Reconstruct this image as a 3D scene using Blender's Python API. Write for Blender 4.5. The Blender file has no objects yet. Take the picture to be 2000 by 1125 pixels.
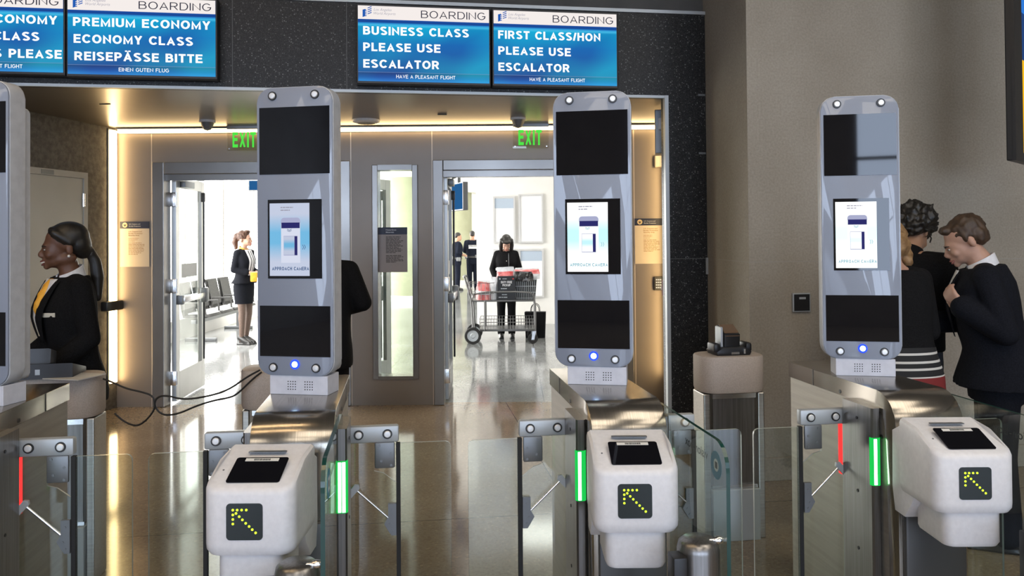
import bpy, bmesh, math, random
from mathutils import Vector, Matrix, noise
R = math.radians
PI = math.pi
random.seed(7)
SC = bpy.context.scene
COL = SC.collection

# ------------------------------------------------------------------ camera
F, PITCH, ROLL = 1550.0, R(0.8), R(0.46)
cd = bpy.data.cameras.new('camera')
cam = bpy.data.objects.new('camera', cd)
COL.objects.link(cam)
cd.sensor_width = 36.0
cd.lens = F * 36.0 / 2000.0
cd.shift_y = -0.06107
cd.clip_start = 0.05
cam.matrix_world = Matrix.Translation((0, 0, 1.61)) @ Matrix.Rotation(PI/2 + PITCH, 4, 'X') @ Matrix.Rotation(-ROLL, 4, 'Z')
SC.camera = cam
# ------------------------------------------------------------------ world, view, large lights
w = bpy.data.worlds.new('sky'); SC.world = w; w.use_nodes = True
w.node_tree.nodes['Background'].inputs[0].default_value = (0.62, 0.74, 0.95, 1)
w.node_tree.nodes['Background'].inputs[1].default_value = 1.0
SC.view_settings.view_transform = 'Standard'
SC.view_settings.look = 'None'
SC.view_settings.exposure = 0.0
SC.view_settings.gamma = 1.0
SC.view_settings.use_curve_mapping = False
SC.cycles.use_denoising = True
SC.cycles.max_bounces = 10
SC.cycles.transparent_max_bounces = 24
SC.cycles.sample_clamp_indirect = 6.0
SC.cycles.caustics_reflective = False
SC.cycles.caustics_refractive = False
WIN_BACK = 9.0      # daylight windows behind the gates' passengers
WIN_HALL = 13.0      # daylight windows of the gate hall
DOWN_FRONT = 26.0    # warm light lines of the front room
SOFT_FRONT = 3.6     # fill panels added above the front room
HALL_FILL = 7.5  # strength of the fill lights added in the hall

# ------------------------------------------------------------------ materials
MATS = {}
def mat(name, col=(.8, .8, .8), rough=.5, metal=0., emit=None, es=1., coat=0., spec=.5, aniso=0.):
    if name in MATS: return MATS[name]
    m = bpy.data.materials.new(name); m.use_nodes = True
    b = m.node_tree.nodes['Principled BSDF']
    b.inputs['Base Color'].default_value = (*col, 1)
    b.inputs['Roughness'].default_value = rough
    b.inputs['Metallic'].default_value = metal
    b.inputs['Specular IOR Level'].default_value = spec
    if coat:
        b.inputs['Coat Weight'].default_value = coat
        b.inputs['Coat Roughness'].default_value = .02
    if aniso: b.inputs['Anisotropic'].default_value = aniso
    if emit:
        b.inputs['Emission Color'].default_value = (*emit, 1)
        b.inputs['Emission Strength'].default_value = es
    MATS[name] = m
    return m
def NT(m): return m.node_tree.nodes, m.node_tree.links, m.node_tree.nodes['Principled BSDF']
def ramp(n, stops):
    r = n.new('ShaderNodeValToRGB')
    while len(r.color_ramp.elements) < len(stops): r.color_ramp.elements.new(.5)
    for e, (p, c) in zip(r.color_ramp.elements, stops):
        e.position = p; e.color = (*c, 1)
    return r
def noisy(name, c1, c2, scale, rough=.6, metal=0., detail=6, bump=0., stretch=(1, 1, 1), lo=.35, hi=.65, fine=0., coord='Object'):
    if name in MATS: return MATS[name]
    m = mat(name, c1, rough, metal); n, l, b = NT(m)
    tc = n.new('ShaderNodeTexCoord'); mp = n.new('ShaderNodeMapping'); mp.inputs['Scale'].default_value = stretch
    l.new(tc.outputs[coord], mp.inputs[0])
    t = n.new('ShaderNodeTexNoise'); t.inputs['Scale'].default_value = scale; t.inputs['Detail'].default_value = detail
    l.new(mp.outputs[0], t.inputs['Vector'])
    r = ramp(n, [(lo, c1), (hi, c2)]); l.new(t.outputs['Fac'], r.inputs[0])
    out = r.outputs[0]
    if fine:
        t2 = n.new('ShaderNodeTexNoise'); t2.inputs['Scale'].default_value = fine; t2.inputs['Detail'].default_value = 3
        l.new(mp.outputs[0], t2.inputs['Vector'])
        mx = n.new('ShaderNodeMix'); mx.data_type = 'RGBA'; mx.blend_type = 'OVERLAY'; mx.inputs[0].default_value = .3
        l.new(out, mx.inputs[6]); l.new(t2.outputs['Fac'], mx.inputs[7]); out = mx.outputs[2]
    l.new(out, b.inputs['Base Color'])
    if bump:
        bp = n.new('ShaderNodeBump'); bp.inputs['Strength'].default_value = bump; bp.inputs['Distance'].default_value = .01
        l.new(t.outputs['Fac'], bp.inputs['Height']); l.new(bp.outputs[0], b.inputs['Normal'])
    return m
def math_node(n, l, op, a, b=None):
    k = n.new('ShaderNodeMath'); k.operation = op
    for i, v in enumerate((a, b)):
        if v is None: continue
        if isinstance(v, (int, float)): k.inputs[i].default_value = v
        else: l.new(v, k.inputs[i])
    return k.outputs[0]
def glass(name, tint=(.93, .97, .95), refl=1.0, rough=0.0):
    if name in MATS: return MATS[name]
    m = bpy.data.materials.new(name); m.use_nodes = True; n, l = m.node_tree.nodes, m.node_tree.links
    n.remove(n['Principled BSDF'])
    t = n.new('ShaderNodeBsdfTransparent'); t.inputs[0].default_value = (*tint, 1)
    g = n.new('ShaderNodeBsdfGlossy'); g.inputs['Roughness'].default_value = rough
    f = n.new('ShaderNodeLayerWeight'); f.inputs[0].default_value = .5
    p = math_node(n, l, 'POWER', f.outputs['Facing'], 5.0)
    p = math_node(n, l, 'MULTIPLY', p, .92 * refl)
    class ml: outputs = [math_node(n, l, 'ADD', p, .05 * refl)]
    x = n.new('ShaderNodeMixShader')
    l.new(ml.outputs[0], x.inputs[0]); l.new(t.outputs[0], x.inputs[1]); l.new(g.outputs[0], x.inputs[2])
    l.new(x.outputs[0], n['Material Output'].inputs[0])
    MATS[name] = m
    return m
def emis(name, col, s):
    if name in MATS: return MATS[name]
    m = bpy.data.materials.new(name); m.use_nodes = True; n, l = m.node_tree.nodes, m.node_tree.links
    n.remove(n['Principled BSDF'])
    e = n.new('ShaderNodeEmission'); e.inputs[0].default_value = (*col, 1); e.inputs[1].default_value = s
    l.new(e.outputs[0], n['Material Output'].inputs[0])
    MATS[name] = m
    return m
def seams(m, axis_lines, w, dark):
    """thin dark joint lines at fixed coordinates of the object's own axes; axis_lines: [(axis, value, period or 0)]"""
    n, l, b = NT(m)
    src = b.inputs['Base Color'].links[0].from_socket if b.inputs['Base Color'].links else None
    tc = n.new('ShaderNodeTexCoord'); sp = n.new('ShaderNodeSeparateXYZ'); l.new(tc.outputs['Object'], sp.inputs[0])
    tot = None
    for ax, v, per in axis_lines:
        d = math_node(n, l, 'SUBTRACT', sp.outputs[ax], v)
        if per: d = math_node(n, l, 'PINGPONG', d, per / 2.0)
        d = math_node(n, l, 'ABSOLUTE', d)
        d = math_node(n, l, 'LESS_THAN', d, w)
        tot = d if tot is None else math_node(n, l, 'MAXIMUM', tot, d)
    mx = n.new('ShaderNodeMix'); mx.data_type = 'RGBA'
    l.new(tot, mx.inputs[0])
    if src: l.new(src, mx.inputs[6])
    else: mx.inputs[6].default_value = b.inputs['Base Color'].default_value
    mx.inputs[7].default_value = (*dark, 1)
    l.new(mx.outputs[2], b.inputs['Base Color'])

def granite_mat():
    m = mat('black_granite', (.02, .02, .02), .42, spec=.3); n, l, b = NT(m)
    tc = n.new('ShaderNodeTexCoord')
    v = n.new('ShaderNodeTexVoronoi'); v.inputs['Scale'].default_value = 85; l.new(tc.outputs['Object'], v.inputs['Vector'])
    r = ramp(n, [(.0, (.22, .22, .215)), (.1, (.13, .13, .13)), (.16, (.011, .011, .0115)), (1, (.008, .008, .0085))])
    # each chip has its own size: distance divided by a per-cell random number
    sp = n.new('ShaderNodeSeparateColor'); l.new(v.outputs['Color'], sp.inputs[0])
    p = math_node(n, l, 'POWER', sp.outputs[0], 3.0)
    k = math_node(n, l, 'ADD', p, .05)
    d = math_node(n, l, 'DIVIDE', v.outputs['Distance'], k)
    d = math_node(n, l, 'MULTIPLY', d, .32)
    l.new(d, r.inputs[0])
    v2 = n.new('ShaderNodeTexVoronoi'); v2.inputs['Scale'].default_value = 120; l.new(tc.outputs['Object'], v2.inputs['Vector'])
    r2 = ramp(n, [(.0, (.05, .05, .048)), (.3, (.014, .014, .014)), (.6, (.0, .0, .0))]); l.new(v2.outputs['Distance'], r2.inputs[0])
    mx = n.new('ShaderNodeMix'); mx.data_type = 'RGBA'; mx.blend_type = 'ADD'; mx.inputs[0].default_value = 1
    l.new(r.outputs[0], mx.inputs[6]); l.new(r2.outputs[0], mx.inputs[7])
    l.new(mx.outputs[2], b.inputs['Base Color'])
    return m
def terrazzo_mat(name, base1, base2, chips, rough, joints):
    m = mat(name, base1, rough); n, l, b = NT(m)
    tc = n.new('ShaderNodeTexCoord')
    t = n.new('ShaderNodeTexNoise'); t.inputs['Scale'].default_value = 1.3; l.new(tc.outputs['Object'], t.inputs['Vector'])
    r = ramp(n, [(.35, base1), (.65, base2)]); l.new(t.outputs['Fac'], r.inputs[0])
    v = n.new('ShaderNodeTexVoronoi'); v.inputs['Scale'].default_value = 90; l.new(tc.outputs['Object'], v.inputs['Vector'])
    sp = n.new('ShaderNodeSeparateColor'); l.new(v.outputs['Color'], sp.inputs[0])
    mr = ramp(n, [(0, (.72, .7, .68)), (.5, (1, 1, 1)), (.93, (1.0, 1.0, 1.0)), (1, chips)]); l.new(sp.outputs[0], mr.inputs[0])
    mx = n.new('ShaderNodeMix'); mx.data_type = 'RGBA'; mx.blend_type = 'MULTIPLY'; mx.inputs[0].default_value = .8
    l.new(r.outputs[0], mx.inputs[6]); l.new(mr.outputs[0], mx.inputs[7])
    l.new(mx.outputs[2], b.inputs['Base Color'])
    seams(m, joints, .004, tuple(c * .25 for c in base1))
    return m

M_white = noisy('white_plastic', (.72, .72, .74), (.77, .77, .79), 40, .35)
M_black = mat('black_plastic', (.012, .012, .013), .4)
M_blackg = mat('black_glass', (.006, .006, .008), .03)
M_bolt = mat('bolt_metal', (.8, .8, .8), .42, .55)
M_chrome = mat('chrome', (.75, .75, .76), .22, 1.)
M_steel = noisy('brushed_steel', (.44, .41, .37), (.54, .51, .46), 3, .3, .95, stretch=(1, 60, 60), detail=8)
M_steel_d = noisy('dark_steel', (.2, .19, .18), (.27, .26, .25), 3, .32, .9, stretch=(40, 40, 1))
M_zinc = mat('zinc_grey', (.46, .49, .51), .45, .4)
M_zinc_d = mat('zinc_dark', (.2, .21, .22), .42, .6)
M_rubber = mat('rubber', (.012, .012, .012), .7)
M_glass = glass('clear_glass')
M_glass_e = mat('glass_edge', (.01, .05, .04), .15)
M_edge_l = mat('glass_edge_light', (.45, .5, .47), .2)
M_wtxt = emis('lit_white_letters', (1, 1, 1), 1.15)

# ------------------------------------------------------------------ mesh builder
class MB:
    def __init__(s): s.bm = bmesh.new()
    def _merge(s, tmp, M=None, slot=0):
        if M is not None: bmesh.ops.transform(tmp, matrix=M, verts=tmp.verts)
        mp = {}
        for v in tmp.verts: mp[v] = s.bm.verts.new(v.co)
        for f in tmp.faces:
            try:
                nf = s.bm.faces.new([mp[v] for v in f.verts]); nf.material_index = max(slot, f.material_index)
            except ValueError: pass
        tmp.free()
        return s
    def box(s, c, d, bev=0., M=None, seg=2, slot=0):
        t = bmesh.new(); bmesh.ops.create_cube(t, size=1.)
        bmesh.ops.scale(t, vec=d, verts=t.verts)
        if bev: bmesh.ops.bevel(t, geom=t.edges[:], offset=bev, segments=seg, affect='EDGES', profile=.5)
        bmesh.ops.translate(t, vec=c, verts=t.verts)
        return s._merge(t, M, slot)
    def span(s, a, b, bev=0., M=None, slot=0):
        return s.box([(a[i] + b[i]) / 2 for i in range(3)], [abs(b[i] - a[i]) for i in range(3)], bev, M, slot=slot)
    def cyl(s, p0, p1, r, r2=None, seg=20, M=None, slot=0):
        p0, p1 = Vector(p0), Vector(p1); r2 = r if r2 is None else r2
        d = p1 - p0
        t = bmesh.new(); bmesh.ops.create_cone(t, cap_ends=True, segments=seg, radius1=r, radius2=r2, depth=d.length)
        q = d.to_track_quat('Z', 'Y').to_matrix().to_4x4()
        bmesh.ops.transform(t, matrix=Matrix.Translation((p0 + p1) / 2) @ q, verts=t.verts)
        return s._merge(t, M, slot)
    def ell(s, c, r, seg=16, M=None, slot=0):
        t = bmesh.new(); bmesh.ops.create_uvsphere(t, u_segments=seg, v_segments=max(8, seg * 3 // 4), radius=1.)
        if isinstance(r, (int, float)): r = (r, r, r)
        bmesh.ops.scale(t, vec=r, verts=t.verts); bmesh.ops.translate(t, vec=c, verts=t.verts)
        return s._merge(t, M, slot)
    def rings(s, loops, cap=True, closed=False, slot=0):
        vs = [[s.bm.verts.new(p) for p in lp] for lp in loops]
        n = len(vs[0]); k = len(vs)
        for i in range(k if closed else k - 1):
            a, b = vs[i], vs[(i + 1) % k]
            for j in range(n):
                f = s.bm.faces.new((a[j], a[(j + 1) % n], b[(j + 1) % n], b[j])); f.material_index = slot
        if cap and not closed:
            for f in (s.bm.faces.new(vs[0][::-1]), s.bm.faces.new(vs[-1])): f.material_index = slot
        return s
    def tube(s, pts, r, seg=8, slot=0, smooth=0):
        pts = [Vector(p) for p in pts]
        for _ in range(smooth):
            q = [pts[0]]
            for a, b in zip(pts[:-1], pts[1:]): q += [a * .75 + b * .25, a * .25 + b * .75]
            pts = q + [pts[-1]]
        rs = r if isinstance(r, (list, tuple)) else [r] * len(pts)
        loops = []; up = Vector((0, 0, 1)); prev = None
        for i, p in enumerate(pts):
            d = (pts[min(i + 1, len(pts) - 1)] - pts[max(i - 1, 0)]).normalized()
            if prev is None:
                ref = up if abs(d.z) < .9 else Vector((1, 0, 0))
                x = d.cross(ref).normalized()
            else:
                x = (prev - d * prev.dot(d)).normalized()
            prev = x; y = d.cross(x)
            loops.append([p + (x * math.cos(2 * PI * j / seg) + y * math.sin(2 * PI * j / seg)) * rs[min(i, len(rs) - 1)] for j in range(seg)])
        return s.rings(loops, slot=slot)
    def limb(s, pts, rs, seg=12):
        """tapered limb with rounded ends"""
        pts = [Vector(p) for p in pts]
        for p, r in zip(pts, rs): s.ell(p, r, seg)
        for (a, b, ra, rb) in zip(pts[:-1], pts[1:], rs[:-1], rs[1:]): s.cyl(a, b, ra, rb, seg)
        return s
    def lathe(s, prof, o=(0, 0, 0), seg=24, axis='Z', M=None, slot=0, closed=None):
        t = MB(); loops = []
        for r, z in prof:
            lp = []
            for j in range(seg):
                a = 2 * PI * j / seg; x, y = r * math.cos(a), r * math.sin(a)
                p = (x, y, z) if axis == 'Z' else ((x, z, y) if axis == 'Y' else (z, x, y))
                lp.append(Vector(p) + Vector(o))
            loops.append(lp)
        if closed is None: closed = prof[0][0] > .002 and prof[-1][0] > .002 and abs(prof[0][0] - prof[-1][0]) < .02 and len(prof) > 3
        t.rings(loops, closed=closed)
        return s._merge(t.bm, M, slot)
    def prism(s, poly, a, b, axis='X', edge_slot=0, bev=0., M=None, slot=0):
        """poly: 2D outline; extruded from a to b along axis. X: (y,z), Y: (x,z), Z: (x,y)"""
        f = {'X': lambda u, v, t: (t, u, v), 'Y': lambda u, v, t: (u, t, v), 'Z': lambda u, v, t: (u, v, t)}[axis]
        t = bmesh.new()
        A = [t.verts.new(f(u, v, a)) for u, v in poly]; B = [t.verts.new(f(u, v, b)) for u, v in poly]
        n = len(poly)
        c0 = t.faces.new(A); c1 = t.faces.new(B[::-1])
        for j in range(n):
            q = t.faces.new((A[j], B[j], B[(j + 1) % n], A[(j + 1) % n])); q.material_index = edge_slot
        if bev: bmesh.ops.bevel(t, geom=list(c0.edges) + list(c1.edges), offset=bev, segments=2, affect='EDGES', profile=.5)
        return s._merge(t, M, slot)
    def deform(s, fn):
        for v in s.bm.verts: v.co = fn(v.co)
        return s
    def build(s, name, m, parent=None, smooth=True, loc=None, rz=None, ang=40):
        bmesh.ops.recalc_face_normals(s.bm, faces=s.bm.faces)
        me = bpy.data.meshes.new(name); s.bm.to_mesh(me); s.bm.free()
        for k in (m if isinstance(m, (list, tuple)) else [m]): me.materials.append(k)
        if smooth:
            me.polygons.foreach_set('use_smooth', [True] * len(me.polygons))
            try: me.set_sharp_from_angle(angle=R(ang))
            except Exception: pass
        o = bpy.data.objects.new(name, me); COL.objects.link(o)
        if parent: o.parent = parent
        if loc: o.location = loc
        if rz is not None: o.rotation_euler.z = rz
        return o
    def remeshed(s, name, m, parent, voxel, it=3, fn=None):
        bmesh.ops.recalc_face_normals(s.bm, faces=s.bm.faces)
        me = bpy.data.meshes.new('tmp'); s.bm.to_mesh(me); s.bm.free()
        o = bpy.data.objects.new('tmp', me); COL.objects.link(o)
        rm = o.modifiers.new('r', 'REMESH'); rm.mode = 'VOXEL'; rm.voxel_size = voxel
        sm = o.modifiers.new('s', 'SMOOTH'); sm.factor = .5; sm.iterations = it
        dg = bpy.context.evaluated_depsgraph_get()
        m2 = bpy.data.meshes.new_from_object(o.evaluated_get(dg))
        bpy.data.objects.remove(o); bpy.data.meshes.remove(me)
        m2.name = name; m2.materials.clear(); m2.materials.append(m)
        m2.polygons.foreach_set('use_smooth', [True] * len(m2.polygons))
        if fn:
            for v in m2.vertices: v.co = fn(v.co)
        q = bpy.data.objects.new(name, m2); COL.objects.link(q)
        if parent: q.parent = parent
        return q

def rrect(x0, x1, z0, z1, r, n=6):
    out = []
    rs = r if isinstance(r, (list, tuple)) else [r] * 4      # bottom-left, bottom-right, top-right, top-left
    for (cx, cz, a0, rr) in ((x0, z0, PI, rs[0]), (x1, z0, 1.5 * PI, rs[1]), (x1, z1, 0, rs[2]), (x0, z1, .5 * PI, rs[3])):
        if rr <= 0: out.append((cx, cz)); continue
        ox = cx + rr if cx == x0 else cx - rr; oz = cz + rr if cz == z0 else cz - rr
        for k in range(n + 1):
            a = a0 + .5 * PI * k / n
            out.append((ox + rr * math.cos(a), oz + rr * math.sin(a)))
    return out

def thing(name, label, cat, loc=(0, 0, 0), rz=0., group=None, parent=None):
    o = bpy.data.objects.new(name, None); COL.objects.link(o)
    o.empty_display_size = .1
    o.location = loc; o.rotation_euler = (0, 0, rz)
    if parent: o.parent = parent
    if label: o['label'] = label; o['category'] = cat
    if group: o['group'] = group
    return o
def tag(o, label, cat, group=None):
    o['label'] = label; o['category'] = cat
    if group: o['group'] = group
    return o
def struct(o): o['kind'] = 'structure'; return o
def kids(o): return [c for c in COL.objects if c.parent is o]
def copy_tree(o, parent=None, loc=None, rz=None, label=None, skip=()):
    c = o.copy(); COL.objects.link(c); c.parent = parent
    if loc is not None: c.location = loc
    if rz is not None: c.rotation_euler.z = rz
    if label: c['label'] = label
    for ch in kids(o):
        if ch.name.split('.')[0] not in skip: copy_tree(ch, c)
    return c

# text baked into a mesh lying in the XZ plane at y = off, facing -Y
def text_bm(mb, s, x, z, w, h, bold=0., align='L', off=0., shear=0., fit=True, mapf=None, spacing=1.):
    c = bpy.data.curves.new('t', 'FONT'); c.body = s; c.size = 1.; c.offset = bold; c.shear = shear; c.resolution_u = 3; c.space_character = spacing
    o = bpy.data.objects.new('t', c); COL.objects.link(o)
    dg = bpy.context.evaluated_depsgraph_get()
    me = bpy.data.meshes.new_from_object(o.evaluated_get(dg))
    bpy.data.objects.remove(o); bpy.data.curves.remove(c)
    if not len(me.vertices): return
    xs = [v.co.x for v in me.vertices]
    x0, x1 = min(xs), max(xs)
    sx = (w / (x1 - x0)) if (fit and w) else h / .7
    sz = h / .7
    tw = (x1 - x0) * sx
    ox = {'L': x, 'C': x - tw / 2, 'R': x - tw}[align]
    f = mapf or (lambda u, v: (u, off, v))
    vs = [mb.bm.verts.new(f(ox + (v.co.x - x0) * sx, z + v.co.y * sz)) for v in me.vertices]
    for p in me.polygons:
        try: mb.bm.faces.new([vs[i] for i in p.vertices])
        except ValueError: pass
    bpy.data.meshes.remove(me)
# plain grotesque capitals drawn as strokes of one width: letter -> (advance width, strokes); cap height 1
def _o(cx, cz, rx, rz, a0, a1, n=10): return [(cx + rx * math.cos(R(a0 + (a1 - a0) * k / n)), cz + rz * math.sin(R(a0 + (a1 - a0) * k / n))) for k in range(n + 1)]
def glyph(c, t):
    h = t / 2; T, B = 1 - h, h
    def Wd(w): return w - h
    def bowl(x, xr, z0, z1): r = (z1 - z0) / 2; return [(x, z1), (xr - r, z1)] + _o(xr - r, z0 + r, r, r, 90, -90, 8) + [(x, z0)]
    G = {
     'I': (t + .0, [[(h, 0), (h, 1)]]), 'L': (.56, [[(h, 1), (h, B), (.56, B)]]), 'T': (.62, [[(0, T), (.62, T)], [(.31, T), (.31, 0)]]),
     'E': (.6, [[(.6, T), (h, T), (h, B), (.61, B)], [(h, .52), (.56, .52)]]), 'F': (.57, [[(.57, T), (h, T), (h, 0)], [(h, .5), (.51, .5)]]),
     'H': (.7, [[(h, 0), (h, 1)], [(.7 - h, 0), (.7 - h, 1)], [(h, .52), (.7 - h, .52)]]),
     'N': (.7, [[(h, 0), (h, T), (.7 - h, B), (.7 - h, 1)]]), 'M': (.82, [[(h, 0), (h, T), (.41, h * .6), (.82 - h, T), (.82 - h, 0)]]),
     'A': (.76, [[(h * .95, 0), (.38, T), (.76 - h * .95, 0)], [(.2, .31), (.56, .31)]]), 'V': (.72, [[(h * .95, 1), (.36, B), (.72 - h * .95, 1)]]),
     'Y': (.7, [[(h * .9, 1), (.35, .44), (.7 - h * .9, 1)], [(.35, .46), (.35, 0)]]), 'X': (.7, [[(h * 1.1, 0), (.7 - h * 1.1, 1)], [(h * 1.1, 1), (.7 - h * 1.1, 0)]]),
     'U': (.7, [[(h, 1), (h, .33)] + _o(.35, .33, .35 - h, .33 - h, 180, 360, 10) + [(.7 - h, 1)]]),
     'O': (.8, [_o(.4, .5, .4 - h, .5 - h, 0, 360, 24)]), 'C': (.73, [_o(.4, .5, .4 - h, .5 - h, 38, 322, 20)]),
     'G': (.78, [_o(.4, .5, .4 - h, .5 - h, 42, 330, 20) + [(.78 - h, .47), (.45, .47)]]),
     'D': (.72, [[(h, T), (.36, T)] + _o(.36, .5, .36 - h, .5 - h, 90, -90, 12) + [(h, B), (h, T + .001)]]),
     'P': (.64, [[(h, 0), (h, T)] + bowl(h, .64 - h, .44, T)]), 'R': (.7, [[(h, 0), (h, T)] + bowl(h, .66 - h, .46, T), [(.36, .46), (.7 - h, 0)]]),
     'B': (.68, [bowl(h, .63 - h, .53, T), bowl(h, .68 - h, B, .53), [(h, 0), (h, 1)]]),
     'S': (.66, [_o(.33, .735, .33 - h, .265 - h * .95, 25, 200, 10) + [(.2, .6), (.46, .42)] + _o(.33, .265, .33 - h, .265 - h * .95, 20, -155, 10)]),
     'K': (.7, [[(h, 0), (h, 1)], [(.64 - h, 1), (h, .38)], [(.28, .52), (.7 - h, 0)]]), '/': (.32, [[(h * .6, 0), (.32 - h * .6, 1)]]),
    }
    if c == 'Ä':
        w, st = G['A']; return w, st + [[(.24, 1.09), (.24, 1.09 + t * .75)], [(.52, 1.09), (.52, 1.09 + t * .75)]]
    return G.get(c, (.33, []))
def caps_bm(mb, s, x, z, w, h, t=.16, align='L', off=0., gap=.13, mapf=None):
    adv = sum(glyph(c, t)[0] + gap for c in s) - gap
    sx = w / adv if w else h
    tw = adv * sx; ox = {'L': x, 'C': x - tw / 2, 'R': x - tw}[align]
    f = mapf or (lambda u, v: (u, off, v)); cur = 0.; hw = t / 2
    for c in s:
        gw, strokes = glyph(c, t)
        for st in strokes:
            pts = [Vector(p) for i, p in enumerate(st) if i == 0 or (Vector(p) - Vector(st[i - 1])).length > 1e-5]
            closed = (pts[0] - pts[-1]).length < .002 and len(pts) > 3
            if closed: pts = pts[:-1]
            n = len(pts); L = []; Rr = []
            for i, p in enumerate(pts):
                a = pts[i - 1] if (i > 0 or closed) else None; b = pts[(i + 1) % n] if (i < n - 1 or closed) else None
                d1 = (p - a).normalized() if a is not None and (p - a).length > 1e-6 else None; d2 = (b - p).normalized() if b is not None and (b - p).length > 1e-6 else None
                d1 = d1 or d2; d2 = d2 or d1
                n1, n2 = Vector((-d1.y, d1.x)), Vector((-d2.y, d2.x))
                m = (n1 + n2); m = m.normalized() if m.length > 1e-4 else n1
                k = hw / max(m.dot(n1), .36)
                L.append(p + m * k); Rr.append(p - m * k)
            P = lambda q: mb.bm.verts.new(f(ox + (cur + q.x) * sx, z + min(max(q.y, 0.), 1.0 if c != 'Ä' else 1.3) * h))
            lv = [P(q) for q in L]; rv = [P(q) for q in Rr]
            for i in range(n if closed else n - 1):
                j = (i + 1) % n
                try: mb.bm.faces.new((lv[i], rv[i], rv[j], lv[j]))
                except ValueError: pass
        cur += gw + gap
def lettering(items, m, parent, off, name='lettering', mapf=None):
    for it in items:                    # every line of writing is a part of its own
        mb = MB()
        t_, x, z, w, h = it[:5]; kw = dict(it[5]) if len(it) > 5 else {}
        if 't' in kw: caps_bm(mb, t_, x, z, w, h, off=off, mapf=mapf, **kw)
        else: text_bm(mb, t_, x, z, w, h, off=off, mapf=mapf, **kw)
        me = bpy.data.meshes.new(name); mb.bm.to_mesh(me); mb.bm.free(); me.materials.append(m)
        o = bpy.data.objects.new(name, me); COL.objects.link(o)
        if parent: o.parent = parent
def wordlines(mb, x0, x1, z0, z1, n, h, off, fill=.9):
    """illegible small print: word-length strokes"""
    for i in range(n):
        z = z1 - (z1 - z0) * (i + .5) / n
        x = x0; xe = x0 + (x1 - x0) * random.uniform(.72, 1.) * fill if i < n - 1 else x0 + (x1 - x0) * .5
        while x < xe:
            wd = random.uniform(.08, .22) * (x1 - x0)
            b = min(x + wd, xe)
            mb.box(((x + b) / 2, off, z), (max(b - x, .001), .0006, h))
            x = b + .025 * (x1 - x0)

# ------------------------------------------------------------------ frames of reference
P0 = Vector((-1.1, 5.717, 0)); GA = R(8.65)
def gpt(s, y=0, z=0): return Vector((P0.x + s * math.cos(GA) - y * math.sin(GA), P0.y + s * math.sin(GA) + y * math.cos(GA), z))
DW = 7.65                       # door wall
ZC = 2.68                       # soffit height
LW0 = Vector((-3.81, DW, 0)); LWA = R(80)
def lpt(t, off=0, z=0):         # t metres toward the camera along the left recess wall
    return Vector((LW0.x - t * math.cos(LWA) + off * math.sin(LWA), LW0.y - t * math.sin(LWA) - off * math.cos(LWA), z))

# ------------------------------------------------------------------ setting
M_gran = granite_mat(); seams(M_gran, [(0, -.874, 0), (0, -.083, 0), (0, 1.6, 0), (2, 1.43, 0)], .0022, (.11, .11, .11))
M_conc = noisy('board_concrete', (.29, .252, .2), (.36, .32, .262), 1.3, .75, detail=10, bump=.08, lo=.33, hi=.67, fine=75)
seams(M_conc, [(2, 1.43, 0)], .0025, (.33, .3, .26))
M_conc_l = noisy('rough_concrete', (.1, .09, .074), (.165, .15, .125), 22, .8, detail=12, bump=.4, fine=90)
M_soff = noisy('soffit_metal', (.18, .152, .12), (.23, .197, .157), 1.2, .3, .75, detail=10)
M_dwall = noisy('door_wall_metal', (.235, .195, .16), (.285, .24, .2), .9, .42, .45, detail=6)
seams(M_dwall, [(0, -3.474, 0), (0, -1.551, 0), (0, -.767, 0), (0, 1.18, 0)], .004, (.7, .6, .48))
M_frame = noisy('door_frame_steel', (.25, .235, .22), (.3, .285, .265), 2, .26, .7)
M_floor = terrazzo_mat('terrazzo', (.24, .183, .12), (.295, .226, .153), (1.5, 1.45, 1.35), .1, [(1, 4.56, 3.05), (0, .95, 6.1)])
M_hfloor = terrazzo_mat('hall_terrazzo', (.2, .21, .21), (.3, .31, .31), (1.5, 1.5, 1.5), .1, [(1, .0, 1.8), (0, .3, 1.8)])
M_hwall = noisy('hall_white_paint', (.8, .79, .76), (.84, .83, .8), 3, .6)
M_ceil = noisy('ceiling_dark', (.06, .058, .055), (.09, .085, .08), 3, .8)
M_plast = noisy('room_wall_paint', (.3, .29, .27), (.36, .35, .33), 2, .8)
M_led = emis('warm_led', (1, .7, .34), 14.0)

fl = MB().span((-8, -8.5, -.1), (9, DW + .1, 0)).build('floor', M_floor, smooth=False); fl.rotation_euler.z = 0; struct(fl)
# turn the joint grid with the gates: rotate the object's axes, keep its place
fl.data.transform(Matrix.Rotation(-R(7.6), 4, 'Z')); fl.rotation_euler.z = R(7.6)
struct(MB().span((-6.2, DW + .1, -.1), (5, 30, 0)).build('floor_hall', M_hfloor, smooth=False))
# granite portal wall
g = MB()
g.span((-7, 0, ZC), (2.329, .16, 3.31)); g.span((2.329, 0, 0), (2.823, .16, 3.31)); g.span((-7, 0, 0), (-3.22, .16, ZC))
struct(g.build('wall_granite', M_gran, loc=P0, rz=GA, smooth=False))
tr = MB(); tr.span((-7, -.012, 3.31), (2.83, .16, 3.335))
struct(tr.build('trim_1', M_zinc, loc=P0, rz=GA, smooth=False))
tr = MB(); tr.span((-7, .05, 3.335), (2.83, .2, 5.0))
struct(tr.build('wall_bulkhead', M_ceil, loc=P0, rz=GA, smooth=False))
struct(MB().span((2.300, -.012, 0), (2.329, .03, ZC)).build('trim_2', M_zinc, loc=P0, rz=GA, smooth=False))
struct(MB().span((2.823, -.008, 0), (2.836, .02, 3.31)).build('trim_3', M_zinc, loc=P0, rz=GA, smooth=False))
struct(MB().span((-3.22, -.006, ZC - .02), (2.329, .02, ZC)).build('trim_4', M_zinc, loc=P0, rz=GA, smooth=False))
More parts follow.
